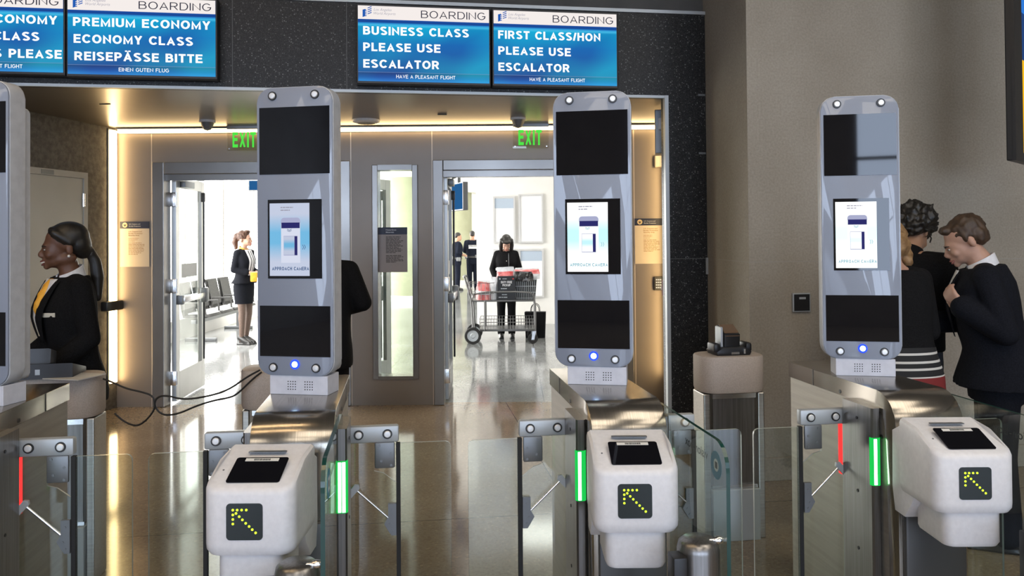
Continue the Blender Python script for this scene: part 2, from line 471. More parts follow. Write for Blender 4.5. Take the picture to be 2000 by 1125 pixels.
# soffit over the recess
a, b = gpt(-3.4, .02), gpt(2.4, .02)
so = MB(); so.prism([(a.x, a.y), (b.x, b.y), (1.7, DW + .1), (-4.2, DW + .1)], ZC, ZC + .06, 'Z')
struct(so.build('ceiling_recess', M_soff, smooth=False))
# left recess wall
lw = MB(); p, q, p2, q2 = lpt(-.1), lpt(2.6), lpt(-.1, -.15), lpt(2.6, -.15)
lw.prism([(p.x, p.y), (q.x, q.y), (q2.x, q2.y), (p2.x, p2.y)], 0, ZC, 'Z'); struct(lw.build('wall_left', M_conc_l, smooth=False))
# right recess wall
p, q = gpt(2.329, .1), Vector((1.485, DW + .1, 0))
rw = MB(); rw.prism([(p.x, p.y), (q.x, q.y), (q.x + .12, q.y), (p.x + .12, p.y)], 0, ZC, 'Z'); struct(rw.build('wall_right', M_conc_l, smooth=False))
# door wall with two doorways and a sidelight opening
D1 = (-3.46, -1.555); D2 = (-.76, 1.16); HD = 2.352
SL = (-1.345, -.905, .25, 2.31)
dw = MB(); y0, y1 = DW, DW + .12
dw.span((-3.95, y0, 0), (D1[0], y1, ZC)); dw.span((D1[0], y0, HD), (D1[1], y1, ZC))
dw.span((D1[1], y0, SL[3]), (D2[0], y1, ZC)); dw.span((D1[1], y0, 0), (D2[0], y1, SL[2]))
dw.span((D1[1], y0, SL[2]), (SL[0], y1, SL[3])); dw.span((SL[1], y0, SL[2]), (D2[0], y1, SL[3]))
dw.span((D2[0], y0, HD), (D2[1], y1, ZC)); dw.span((D2[1], y0, 0), (1.62, y1, ZC))
struct(dw.build('wall_door_side', M_dwall, smooth=False))
def frame_mb(x0, x1, z1, w, ya, yb):
    m = MB(); m.span((x0, ya, 0), (x0 + w, yb, z1), .006); m.span((x1 - w, ya, 0), (x1, yb, z1), .006); m.span((x0 + w, ya, z1 - w), (x1 - w, yb, z1), .006)
    return m
for i, (d, wl) in enumerate(((D1, .115), (D2, .1))):
    f = frame_mb(d[0], d[1], HD, wl, DW - .03, DW + .13)
    f.span((d[0] + wl, DW + .02, HD - wl - .06), (d[1] - wl, DW + .12, HD - wl))      # head bar
    struct(f.build('door_%d' % (i + 1), M_frame, smooth=False))
sf = MB()
for ax in ((SL[0], SL[0] + .055), (SL[1] - .055, SL[1])): sf.span((ax[0], DW - .025, SL[2]), (ax[1], DW + .14, SL[3]), .005)
sf.span((SL[0] + .055, DW - .024, SL[3] - .05), (SL[1] - .055, DW + .14, SL[3])); sf.span((SL[0] + .055, DW - .024, SL[2]), (SL[1] - .055, DW + .14, SL[2] + .03))
w1 = struct(sf.build('window_1', M_frame, smooth=False))
MB().span((SL[0] + .05, DW + .05, SL[2] + .02), (SL[1] - .05, DW + .06, SL[3] - .04)).build('pane', M_glass, w1, smooth=False)
# concrete wall to the right, its return, its plinth
C0 = Vector((1.55, 5.2, 0))
cw = MB(); cw.prism([(0, 0), (6.5, 0), (6.5, .3), (.3, 1.2), (.12, 1.2)], 0, 5.0, 'Z')
struct(cw.build('wall_concrete', M_conc, loc=C0, rz=GA, smooth=False))
struct(MB().span((-.012, -.02, 0), (6.5, 0.02, .15), .006).build('baseboard_right', M_conc, loc=C0, rz=GA, smooth=False))
# rest of the front room
struct(MB().span((-8, -8.5, 5.0), (9, 8, 5.15)).build('ceiling', M_ceil, smooth=False))
struct(MB().span((-8.1, -8.5, 0), (-7.95, 6.5, 5)).build('wall_far_left', M_plast, smooth=False))
struct(MB().span((7.9, -8.5, 0), (8.05, 7, 5)).build('wall_far_right', M_plast, smooth=False))
# back wall: piers and tall daylight windows
bw = MB(); bw.span((-8, -8.5, 0), (9, -8.3, .7)); bw.span((-8, -8.5, 4.3), (9, -8.3, 5))
xs = [-8, -6.9, -3.9, -2.1, .5, 1.9, 4.5, 5.6, 8.5, 9]
for i in range(0, len(xs), 2): bw.span((xs[i], -8.5, .7), (xs[i + 1], -8.3, 4.3))
struct(bw.build('wall_behind', M_plast, smooth=False))
M_day = emis('daylight_pane', (.64, .77, 1.0), WIN_BACK)
for i in range(4):
    a, b = xs[2 * i + 1], xs[2 * i + 2]
    wf = MB()
    wf.span((a, -8.4, .7), (a + .06, -8.28, 4.3)); wf.span((b - .06, -8.4, .7), (b, -8.28, 4.3)); wf.span(((a + b) / 2 - .03, -8.4, .7), ((a + b) / 2 + .03, -8.28, 4.3)); wf.span((a, -8.4, 2.9), (b, -8.28, 2.96))
    wo = struct(wf.build('window_%d' % (i + 2), M_frame, smooth=False))
    MB().span((a + .02, -8.42, .72), (b - .02, -8.41, 4.28)).build('pane', M_day, wo, smooth=False)
# ceiling lights of the front room: two warm light lines on the left, soft fill panels added elsewhere
M_down = emis('warm_downlight', (1, .72, .42), DOWN_FRONT)
M_soft = emis('added_soft_fill', (1, .9, .76), SOFT_FRONT)
for y in (.45, 1.9):
    t = thing('ceiling_light', 'long warm ceiling light line above the left gates', 'ceiling light', (-2.9, y, 4.99), 0, 'ceiling light lines')
    MB().span((-2.4, -.06, -.02), (2.3, .06, .0)).build('light_frame', M_white, t, smooth=False)
    MB().span((-2.36, -.045, -.026), (2.26, .045, -.02)).build('diffuser', M_down, t, smooth=False)
for x, y in ((-4.5, -4.2), (0., -4.2), (4.5, -4.2), (4.6, -.6), (2.7, 1.4), (.4, -1.2)):
    t = thing('added_fill_panel', 'added soft fill panel above the front room, out of view', 'ceiling light', (x, y, 4.99), 0, 'added fill panels')
    MB().span((-1.25, -1.25, -.02), (1.25, 1.25, .0)).build('light_frame', M_white, t, smooth=False)
    MB().span((-1.2, -1.2, -.026), (1.2, 1.2, -.02)).build('diffuser', M_soft, t, smooth=False)

# ------------------------------------------------------------------ the bright hall beyond the doors
struct(MB().span((-6.3, DW + .12, 3.12), (5, 30, 3.25)).build('ceiling_hall', M_hwall, smooth=False))
hw = MB(); hw.span((-.655, 14.6, 0), (5, 14.75, 3.12)); struct(hw.build('wall_hall_posters', M_hwall, smooth=False))
struct(MB().span((-.655, 14.75, 0), (-.5, 29, 3.12)).build('wall_hall_corridor', M_hwall, smooth=False))
struct(MB().span((-6.2, 29, 0), (5, 29.15, 3.12)).build('wall_hall_end', M_hwall, smooth=False))
struct(MB().span((3.4, DW + .12, 0), (3.55, 14.6, 3.12)).build('wall_hall_right', M_hwall, smooth=False))
M_hday = emis('hall_daylight', (1.0, .98, .95), WIN_HALL)
hp = MB(); hp.span((-5.62, DW + .1, 0), (-5.3, 29, .33)); hp.span((-5.6, DW + .1, 3.0), (-5.45, 29, 3.12)); hp.span((-5.75, DW + .1, 0), (-3.9, DW + .2, 3.12))
struct(hp.build('wall_hall_window_side', M_hwall, smooth=False))
wf = MB()
for k in range(12):
    y = 8.0 + 1.77 * k
    wf.span((-5.56, y - .025, .33), (-5.48, y + .025, 3.0))
wo = struct(wf.build('window_6', M_frame, smooth=False))
MB().span((-5.6, DW + .2, .33), (-5.59, 29, 3.0)).build('pane', M_hday, wo, smooth=False)
M_hl = emis('hall_fill_glow', (1, .97, .9), HALL_FILL)
for (x, y) in ((-3.2, 10), (-3.2, 13), (-3.2, 17), (-3.2, 22), (-3.2, 27), (.6, 9.6), (.6, 12.6), (2.4, 11)):  # glowing panels added overhead to brighten the hall
    t = thing('added_hall_fill', 'added flat fill light brightening the hall', 'ceiling light', (x, y, 3.12), 0, 'added hall fill lights')
    MB().span((-.55, -.55, -.03), (.55, .55, 0)).build('light_frame', M_white, t, smooth=False)
    MB().span((-.5, -.5, -.035), (.5, .5, -.03)).build('diffuser', M_hl, t, smooth=False)
M_col = noisy('round_column_plaster', (.3, .31, .2), (.35, .36, .24), 2, .6)
for (x, y, r, lb) in ((-2.6, 20.4, .62, 'pale round column seen through the narrow side window'), (-2.0, 27.3, .62, 'pale round column far down the hall behind the two officers')):
    t = thing('round_column', lb, 'column', (x, y, 0))
    MB().lathe([(r, 0), (r, 3.12)], seg=40).build('shaft', M_col, t)
    MB().lathe([(r + .03, 0), (r + .03, .14), (r, .15)], seg=40).build('column_base', M_hwall, t)

# ------------------------------------------------------------------ cove and wall LED bars
t = thing('cove_light', 'warm LED line running along the ceiling edge above both doorways', 'LED light', (0, DW - .04, ZC - .03))
MB().span((-3.78, -.005, -.014), (1.46, .03, .015)).build('light_bar', M_led, t, smooth=False)
MB().span((-3.78, .03, -.02), (1.46, .038, .028)).span((-3.78, -.045, .016), (1.46, .03, .026)).build('channel', M_zinc_d, t, smooth=False)  # plate above the bar added to keep its light off the soffit
def wall_bar(label, p, q, off, z0, z1, gap=None):
    d = (q - p); mid = (p + q) / 2
    t = thing('wall_light', label, 'LED light', mid, math.atan2(d.y, d.x))
    L = d.length / 2
    MB().span((-L, 0, z0), (L, .02 * off, z1), .004).build('light_bar', M_led, t, smooth=False)
    MB().span((-L - .01, -.012 * off, z0 - .01), (L + .01, 0, z1 + .01)).build('channel', M_zinc_d, t, smooth=False)
    return t
wall_bar('tall warm LED bar in the corner beside the left doorway', lpt(.036, .012), lpt(.125, .012), 1, .25, 2.655)
bo = tag(MB().span((-.11, -.03, -.045), (.12, .04, .045), .008).build('hold_open_box', M_black, loc=lpt(.12, .04, .985), rz=LWA), 'black box mounted across the tall LED bar in the left corner', 'wall device')
d = Vector((1.485 - 1.2025, DW - 6.067)).normalized()
pr = lambda t, off=0: Vector((1.485 - d.x * t - d.y * off, DW - d.y * t + d.x * off, 0))
p, q = pr(.12), pr(.2)
t = thing('wall_light', 'tall warm LED bar beside the keypad at the right doorway', 'LED light', pr(.16, .002), math.atan2(d.y, d.x))
MB().span((-.04, 0, .25), (.04, .02, 2.64), .004).build('light_bar', M_led, t, smooth=False)
MB().span((-.05, -.012, .24), (.05, 0, 2.65)).build('channel', M_zinc_d, t, smooth=False)

# ------------------------------------------------------------------ boarding monitors
def screen_mat():
    m = bpy.data.materials.new('monitor_picture'); m.use_nodes = True; n, l = m.node_tree.nodes, m.node_tree.links
    n.remove(n['Principled BSDF'])
    tc = n.new('ShaderNodeTexCoord'); sp = n.new('ShaderNodeSeparateXYZ'); l.new(tc.outputs['Generated'], sp.inputs[0])
    r = ramp(n, [(0, (.04, .2, .62)), (.055, (.025, .1, .38)), (.11, (.025, .06, .22)), (.13, (.025, .1, .34)), (.5, (.015, .14, .45)), (.72, (.01, .27, .55)), (.75, (.06, .5, .8)), (.775, (.02, .22, .6)), (.785, (.012, .06, .28)), (.82, (.012, .08, .36))])
    r.color_ramp.interpolation = 'LINEAR'
    l.new(sp.outputs[2], r.inputs[0])
    # brighter teal cloud right of the middle
    tn = n.new('ShaderNodeTexNoise'); tn.inputs['Scale'].default_value = 1.7; tn.inputs['Detail'].default_value = 1
    l.new(tc.outputs['Generated'], tn.inputs['Vector'])
    r2 = ramp(n, [(.4, (0, 0, 0)), (.75, (0, .22, .2))]); l.new(tn.outputs['Fac'], r2.inputs[0])
    gate = math_node(n, l, 'LESS_THAN', sp.outputs[2], .74)
    mx = n.new('ShaderNodeMix'); mx.data_type = 'RGBA'; mx.blend_type = 'ADD'; l.new(gate, mx.inputs[0]); l.new(r.outputs[0], mx.inputs[6]); l.new(r2.outputs[0], mx.inputs[7])
    e = n.new('ShaderNodeEmission'); l.new(mx.outputs[2], e.inputs[0]); e.inputs[1].default_value = 1.0
    l.new(e.outputs[0], n['Material Output'].inputs[0])
    return m
M_pic = screen_mat()
M_head = emis('monitor_white', (1, .93, .9), .92)
M_ink = emis('monitor_dark_letters', (.05, .05, .09), .6)
M_ink2 = emis('monitor_grey_letters', (.42, .42, .52), .8)
M_logo = emis('monitor_logo_blue', (.02, .12, .5), .9)
M_line = emis('monitor_rule', (.3, .45, .8), .8)
def monitor(s0, s1, z0, z1, lines, foot, label):
    W, H = s1 - s0, z1 - z0
    t = thing('boarding_monitor', label, 'monitor', gpt(s0, -.1, z0), GA, 'boarding monitors on the granite wall')
    MB().span((-.012, .004, -.02), (W + .012, .095, H + .02), .006).build('monitor_case', M_black, t, smooth=False)
    MB().span((0, 0, 0), (W, .006, H)).build('screen', M_pic, t, smooth=False)
    hd = MB(); hd.span((0, -.002, H * .822), (W, 0, H)); ho = hd.build('header_bar', M_head, t, smooth=False)
    MB().span((0, -.0012, H * .118), (W, -.0002, H * .121)).build('rule_line', M_line, t, smooth=False)
    its = []
    for k, (sx, u0, u1) in enumerate(lines):
        its.append((sx, W * u0, H * (1 - (.385, .603, .825)[k]), W * (u1 - u0), H * .112, dict(t=.2)))
    its.append((foot[0], W * foot[1], H * .043, W * (foot[2] - foot[1]), H * .048, dict(t=.13)))
    lettering(its, M_wtxt, t, -.0016)
    lettering([('BOARDING', W * .475, H * .858, W * .497, H * .1, dict(t=.1))], M_ink, ho, -.0032)
    lettering([('Los Angeles', W * .118, H * .935, W * .135, H * .035, dict(shear=.3, bold=-.005)), ('World Airports', W * .118, H * .885, W * .165, H * .035, dict(shear=.3, bold=-.005))], M_ink2, ho, -.0032, 'small_lettering')
    lg = MB(); x, z, q = W * .035, H * .845, H * .13
    lg.prism([(x, z), (x + .25 * q, z + .1 * q), (x + .25 * q, z + .72 * q), (x + .38 * q, z + .66 * q), (x + .28 * q, z + .84 * q), (x, z + .76 * q)], -.0034, -.0026, 'Y')
    for k in range(4):
        lg.prism([(x + .25 * q, z + (.1 + .18 * k) * q), (x + .4 * q, z + (.02 + .18 * k + .1) * q), (x + .4 * q, z + (.1 + .18 * k + .1) * q), (x + .25 * q, z + (.2 + .18 * k) * q)], -.0036, -.0028, 'Y')
        zz = z + (.3 + .2 * k) * q
        lg.prism([(x + .5 * q, zz), (x + .9 * q, zz + .16 * q), (x + .9 * q, zz + .26 * q), (x + .5 * q, zz + .08 * q)], -.0034, -.0026, 'Y')
    lg.build('logo', M_logo, ho, smooth=False)
    return t
PF = ('HAVE A PLEASANT FLIGHT', .285, .735)
monitor(.974, 1.898, 2.726, 3.261, [('FIRST CLASS/HON', .035, .865), ('PLEASE USE', .035, .62), ('ESCALATOR', .035, .61)], PF, 'blue wall monitor reading FIRST CLASS/HON PLEASE USE ESCALATOR')
monitor(.002, .94, 2.725, 3.262, [('BUSINESS CLASS', .038, .842), ('PLEASE USE', .038, .622), ('ESCALATOR', .038, .612)], PF, 'blue wall monitor reading BUSINESS CLASS PLEASE USE ESCALATOR')
monitor(-1.921, -.968, 2.731, 3.259, [('PREMIUM ECONOMY', .036, .965), ('ECONOMY CLASS', .04, .845), ('REISEPÄSSE BITTE', .045, .91)], ('EINEN GUTEN FLUG', .34, .68), 'blue wall monitor reading PREMIUM ECONOMY, ECONOMY CLASS and REISEPÄSSE BITTE')
monitor(-2.902, -1.95, 2.738, 3.262, [('PREMIUM ECONOMY', .036, .962), ('ECONOMY CLASS', .04, .845), ('PASSPORTS PLEASE', .045, .992)], PF, 'cut-off blue wall monitor with CLASS and PLEASE in white, at the picture edge')
# big information display at the right
t = thing('information_display', 'large black framed display edge hanging before the concrete wall', 'display', (2.93, 4.6, 2.03), R(46))
MB().span((0, .012, 0), (.42, .05, 2.0), .006).build('display_case', M_black, t, smooth=False)
MB().span((0, 0, 0), (.19, .02, 2.0)).span((.19, 0, 0), (.42, .02, .055)).span((.19, 0, 1.945), (.42, .02, 2.0)).build('bezel', M_black, t, smooth=False)
dm = bpy.data.materials.new('display_picture'); dm.use_nodes = True; n, l = dm.node_tree.nodes, dm.node_tree.links; n.remove(n['Principled BSDF'])
tc = n.new('ShaderNodeTexCoord'); sp = n.new('ShaderNodeSeparateXYZ'); l.new(tc.outputs['Generated'], sp.inputs[0])
r = ramp(n, [(0, (1, .55, .02)), (.3, (.02, .06, .2)), (.45, (.03, .2, .7)), (.6, (.3, .5, .9))]); r.color_ramp.interpolation = 'CONSTANT'; l.new(sp.outputs[2], r.inputs[0])
e = n.new('ShaderNodeEmission'); l.new(r.outputs[0], e.inputs[0]); l.new(e.outputs[0], n['Material Output'].inputs[0])
MB().span((.19, .01, .055), (.38, .014, 1.945)).build('screen', dm, t, smooth=False)
MB().span((.28, .05, 1.5), (.36, .3, 1.7)).build('wall_bracket', M_black, t, smooth=False)

# ------------------------------------------------------------------ the boarding gates
GY = R(7.8)
GATES = [(-1.910, 2.856), (-.783, 3.004), (.352, 3.153), (1.469, 3.297)]
def gl(g, x, y, z=0):
    o = GATES[g]; return Vector((o[0] + x * math.cos(GY) - y * math.sin(GY), o[1] + x * math.sin(GY) + y * math.cos(GY), z))
M_gate = noisy('gate_side_metal', (.34, .315, .27), (.4, .37, .32), 2.5, .42, .55, stretch=(1, 1, 20))
M_cover = noisy('gate_top_steel', (.33, .3, .255), (.4, .365, .315), 4, .2, .92, stretch=(60, 1, 1))
M_gdark = mat('gate_front_dark', (.09, .09, .09), .4, .3)
M_green = emis('green_light', (.015, .62, .09), 1.); M_greenc = emis('green_light_core', (.6, 1.0, .75), 6.)
M_red = emis('red_light', (1.0, .03, .03), 2.2)
M_teal = mat('teal_logo', (.03, .2, .33), .5); M_ltxt = mat('dark_glass_print', (.03, .035, .04), .6)
M_lwhite = mat('logo_white', (.7, .72, .72), .5)
def arc(cx, cz, r, a0, a1, n=8): return [(cx + r * math.cos(R(a0 + (a1 - a0) * k / n)), cz + r * math.sin(R(a0 + (a1 - a0) * k / n))) for k in range(n + 1)]
def bolt(name, parent, x, y, z, r=.011, M=None):
    o = MB().lathe([(.0005, -.0075), (r * .82, -.007), (r, -.0045), (r, .002), (.0005, .002)], (x, y, z), 18, 'Y').build(name, M_bolt, parent)
    MB().lathe([(r, -.0035), (r * 1.35, -.0035), (r * 1.4, .001), (r, .001)], (x, y, z), 18, 'Y').build('washer', M_black, o)
    return o
def flap(parent, sx, light):
    """one swinging glass flap with its arm, hinges, strut and seal; sx = side of the gate"""
    y = -.08
    X = lambda v: sx * v
    def sp(m, x0, x1, ya, yb, z0, z1, b=.003): return m.span((min(X(x0), X(x1)), ya, z0), (max(X(x0), X(x1)), yb, z1), b)
    poly = [(X(.352), .06), (X(.54), .06), (X(.54), .822)] + [(X(.54 - .02 + .02 * math.cos(R(a))), .822 + .022 * math.sin(R(a))) for a in (30, 60, 90)] + [(X(.352), .844)]
    f = MB().prism(poly, y - .005, y + .005, 'Y', edge_slot=1).build('glass_flap', [M_glass, M_edge_l], parent, smooth=False)
    poly = [(X(.16), .06), (X(.335), .06), (X(.335), .70), (X(.29), .735), (X(.255), .745), (X(.255), .85), (X(.16), .85)]
    MB().prism(poly, y - .004, y + .004, 'Y', edge_slot=1).build('inner_pane', [M_glass, M_edge_l], f, smooth=False)
    a = sp(MB(), .135, .347, y - .014, y + .022, .85, .912, .008).build('arm', M_zinc, f)
    for bx in (.2, .305): bolt('bolt', f, X(bx), y - .016, .882, .013)
    h = sp(MB(), .258, .332, y - .018, y - .004, .756, .852, .006)
    for px, pz in ((.275, .84), (.318, .81), (.282, .785), (.318, .768)): h.lathe([(.0004, -.002), (.005, -.002), (.005, .001), (.0004, .001)], (X(px), y - .0185, pz), 10, 'Y')
    h.build('hinge_plate', M_zinc_d, f)
    poly = [(X(.292), .55), (X(.31), .52), (X(.318), .508), (X(.336), .508), (X(.336), .625), (X(.306), .625), (X(.306), .575)]
    h = MB().prism(poly if sx > 0 else poly[::-1], y - .018, y - .004, 'Y')
    for px, pz in ((.32, .6), (.312, .548), (.32, .525)): h.lathe([(.0004, -.002), (.005, -.002), (.005, .001), (.0004, .001)], (X(px), y - .0185, pz), 10, 'Y')
    h.build('lower_hinge', M_zinc_d, f)
    h = MB(); h.prism([(X(.145), .645), (X(.15), .66), (X(.185), .702), (X(.2), .7), (X(.203), .686), (X(.16), .64)][::sx], y - .02, y - .008, 'Y')
    h.cyl((X(.19), y - .022, .69), (X(.19), y - .006, .69), .008, seg=12); h.build('strut_clamp', M_zinc, f)
    MB().cyl((X(.19), y - .016, .682), (X(.305), y - .016, .575), .0042, seg=10).build('strut', M_chrome, f)
    sp(MB(), .336, .352, y - .01, y + .01, .06, .846, .002).build('rubber_seal', M_rubber, f, smooth=False)
    st = sp(MB(), .133, .152, y + .026, y + .05, .638, .836, .001).build('status_light', light, parent, smooth=False)
    return f
def gate(g, label, lights):
    t = thing('boarding_gate', label, 'boarding gate', (*GATES[g], 0), GY, 'boarding gates')
    top = arc(-.27, .9, .12, 90, 180)
    prof = [(.413, .0), (.413, 1.014)] + [(y, z - .006) for y, z in [(-.27, 1.02)] + top[1:]] + [(-.395, .55), (-.40, 0)]
    MB().prism(prof, -.128, .128, 'X').build('housing', [M_gate], t, ang=25)
    outer = [(.417, .95), (.417, 1.02)] + top + [(-.40, .6), (-.40, .3)]
    inner = [(-.33, .3), (-.33, .6)] + arc(-.27, .9, .05, 180, 90)[0:] + [(.417, .95)]
    o2 = outer + [(-.34, .3), (-.335, .6), (-.325, .86)] + arc(-.265, .89, .06, 180, 90)[1:-1] + [(-.25, .95)]
    cv = MB().prism(o2, -.135, .135, 'X', bev=.002).build('top_cover', M_cover, t, ang=25)
    sc = MB()
    for sx in (-1, 1):
        sc.span((sx * .1348, .195, .951), (sx * .1358, .199, 1.019))
    sc.build('cover_joint', M_black, cv, smooth=False)
    for sx in (-1, 1):
        for (yy, zz) in ((-.02, .965), (-.3, .85)): MB().cyl((sx * .134, yy, zz), (sx * .1365, yy, zz), .008, seg=12).build('lock', M_black, cv)
    MB().span((-.12, -.42, 0), (.12, -.395, .68), .01).build('front_panel', M_gdark, t)
    for sx in (-1, 1):
        p = MB().prism([(sx * .135, -.29), (sx * .143, -.30), (sx * .166, -.30), (sx * .172, -.292), (sx * .172, -.10), (sx * .135, -.10)][::sx], 0, .955, 'Z').build('side_post', M_steel_d, t, smooth=False)
        k = lights[0 if sx < 0 else 1]
        MB().prism([(sx * .1365, -.2935), (sx * .144, -.3022), (sx * .167, -.3022), (sx * .1742, -.292), (sx * .1742, -.284), (sx * .137, -.284)][::sx], .668, .846, 'Z').build('light_strip', M_green, p, smooth=False)
        MB().span((sx * .161 - .0055, -.3045, .672), (sx * .161 + .0055, -.3015, .842)).build('light_core', M_greenc, p, smooth=False)
        rv = MB()
        for zz in (.9, .62, .4, .15): rv.cyl((sx * .171, -.2, zz), (sx * .174, -.2, zz), .006, seg=10)
        rv.build('rivets', M_black, p)
        flap(t, sx, k)
    # glass screen on the right of the walkway side
    x = .142
    poly = [(-.24, .08), (-.24, .99), (-.27, 1.0), (-.80, 1.0)] + arc(-.80, .92, .08, 90, 180)[1:] + [(-.88, .08)]
    gs = MB().prism(poly, x, x + .012, 'X', edge_slot=1).build('glass_screen', [M_glass, M_glass_e], t, smooth=False)
    sd = x + .0125
    mp = lambda u, v: (sd, u, v)
    lettering([('vision-box', -.71, .912, .2, .03, dict(bold=.01))], M_ltxt, gs, 0, 'lettering', mapf=mp)
    lg = MB(); lg.lathe([(.019, 0), (.042, 0), (.042, .0006), (.019, .0006)], (sd, -.775, .915), 28, 'X'); lg.build('logo', M_teal, gs)
    lg = MB(); lg.prism([(-.795, .895), (-.755, .895), (-.755, .935), (-.795, .935), (-.795, .925), (-.765, .925), (-.765, .905), (-.785, .905), (-.785, .925), (-.795, .925)], sd + .0001, sd + .0007, 'X').build('logo_square', M_lwhite, gs, smooth=False)
    lg = MB(); lg.span((sd + .0001, -.785, .905), (sd + .0006, -.765, .925)).build('logo_dot', M_ltxt, gs, smooth=False)
    # post that clamps the glass
    ps = MB().lathe([(.062, 0), (.062, .69), (.057, .712), (.045, .722), (.0005, .725)], (.074, -.83, 0), 28).build('screen_post', M_steel_d, t)
    MB().span((-.02, -.89, .45), (.02, -.83, .69), .004).build('post_box', M_black, ps)
    MB().lathe([(.0005, -.012), (.01, -.012), (.013, 0), (.01, .012), (.0005, .012)], (.128, -.85, .72), 14, 'X').cyl((.1, -.85, .72), (.142, -.85, .72), .006, seg=10).build('clamp_knob', M_chrome, ps)
    return t
gate(0, 'cut-off boarding gate beside the smiling attendant, red status light on its side', (M_green, M_red))
gate(1, 'boarding gate in front of the left doorway, its reader turned nearest the camera', (M_green, M_green))
gate(2, 'boarding gate in front of the right doorway and duty free cart', (M_green, M_green))
gate(3, 'boarding gate before the concrete wall, red light behind its left glass flap', (M_red, M_green))

# ------------------------------------------------------------------ face camera towers
M_tface = mat('tower_grey_face', (.24, .268, .33), .4, coat=.75)
M_tside = noisy('tower_side_plastic', (.44, .45, .47), (.5, .51, .53), 30, .4)
M_speak = noisy('tower_base_plastic', (.6, .6, .65), (.66, .66, .71), 30, .4)
def lit_mat(i, top, mid, s):
    m = bpy.data.materials.new('lit_screen'); m.use_nodes = True; n, l = m.node_tree.nodes, m.node_tree.links; n.remove(n['Principled BSDF'])
    tc = n.new('ShaderNodeTexCoord'); sp = n.new('ShaderNodeSeparateXYZ'); l.new(tc.outputs['Generated'], sp.inputs[0])
    r = ramp(n, [(0, top), (.2, top), (.45, mid), (.6, mid), (.85, top), (1, top)]); l.new(sp.outputs[2], r.inputs[0])
    e = n.new('ShaderNodeEmission'); l.new(r.outputs[0], e.inputs[0]); e.inputs[1].default_value = s; l.new(e.outputs[0], n['Material Output'].inputs[0])
    return m
M_ltx = emis('screen_blue_letters', (.06, .13, .3), .8); M_ltx2 = emis('screen_teal_letters', (.2, .5, .6), .9)
M_pg = emis('screen_picture_grey', (.45, .47, .68), .9); M_pn = emis('screen_picture_navy', (.03, .03, .16), .9); M_pw = emis('screen_picture_white', (.72, .76, .9), .95)
M_pw2 = emis('screen_picture_bright', (.95, 1., 1.), 1.1)
M_ledw = emis('button_core', (.55, .85, 1.), 6.); M_ledb = emis('button_ring', (.03, .08, 1.), 1.6)
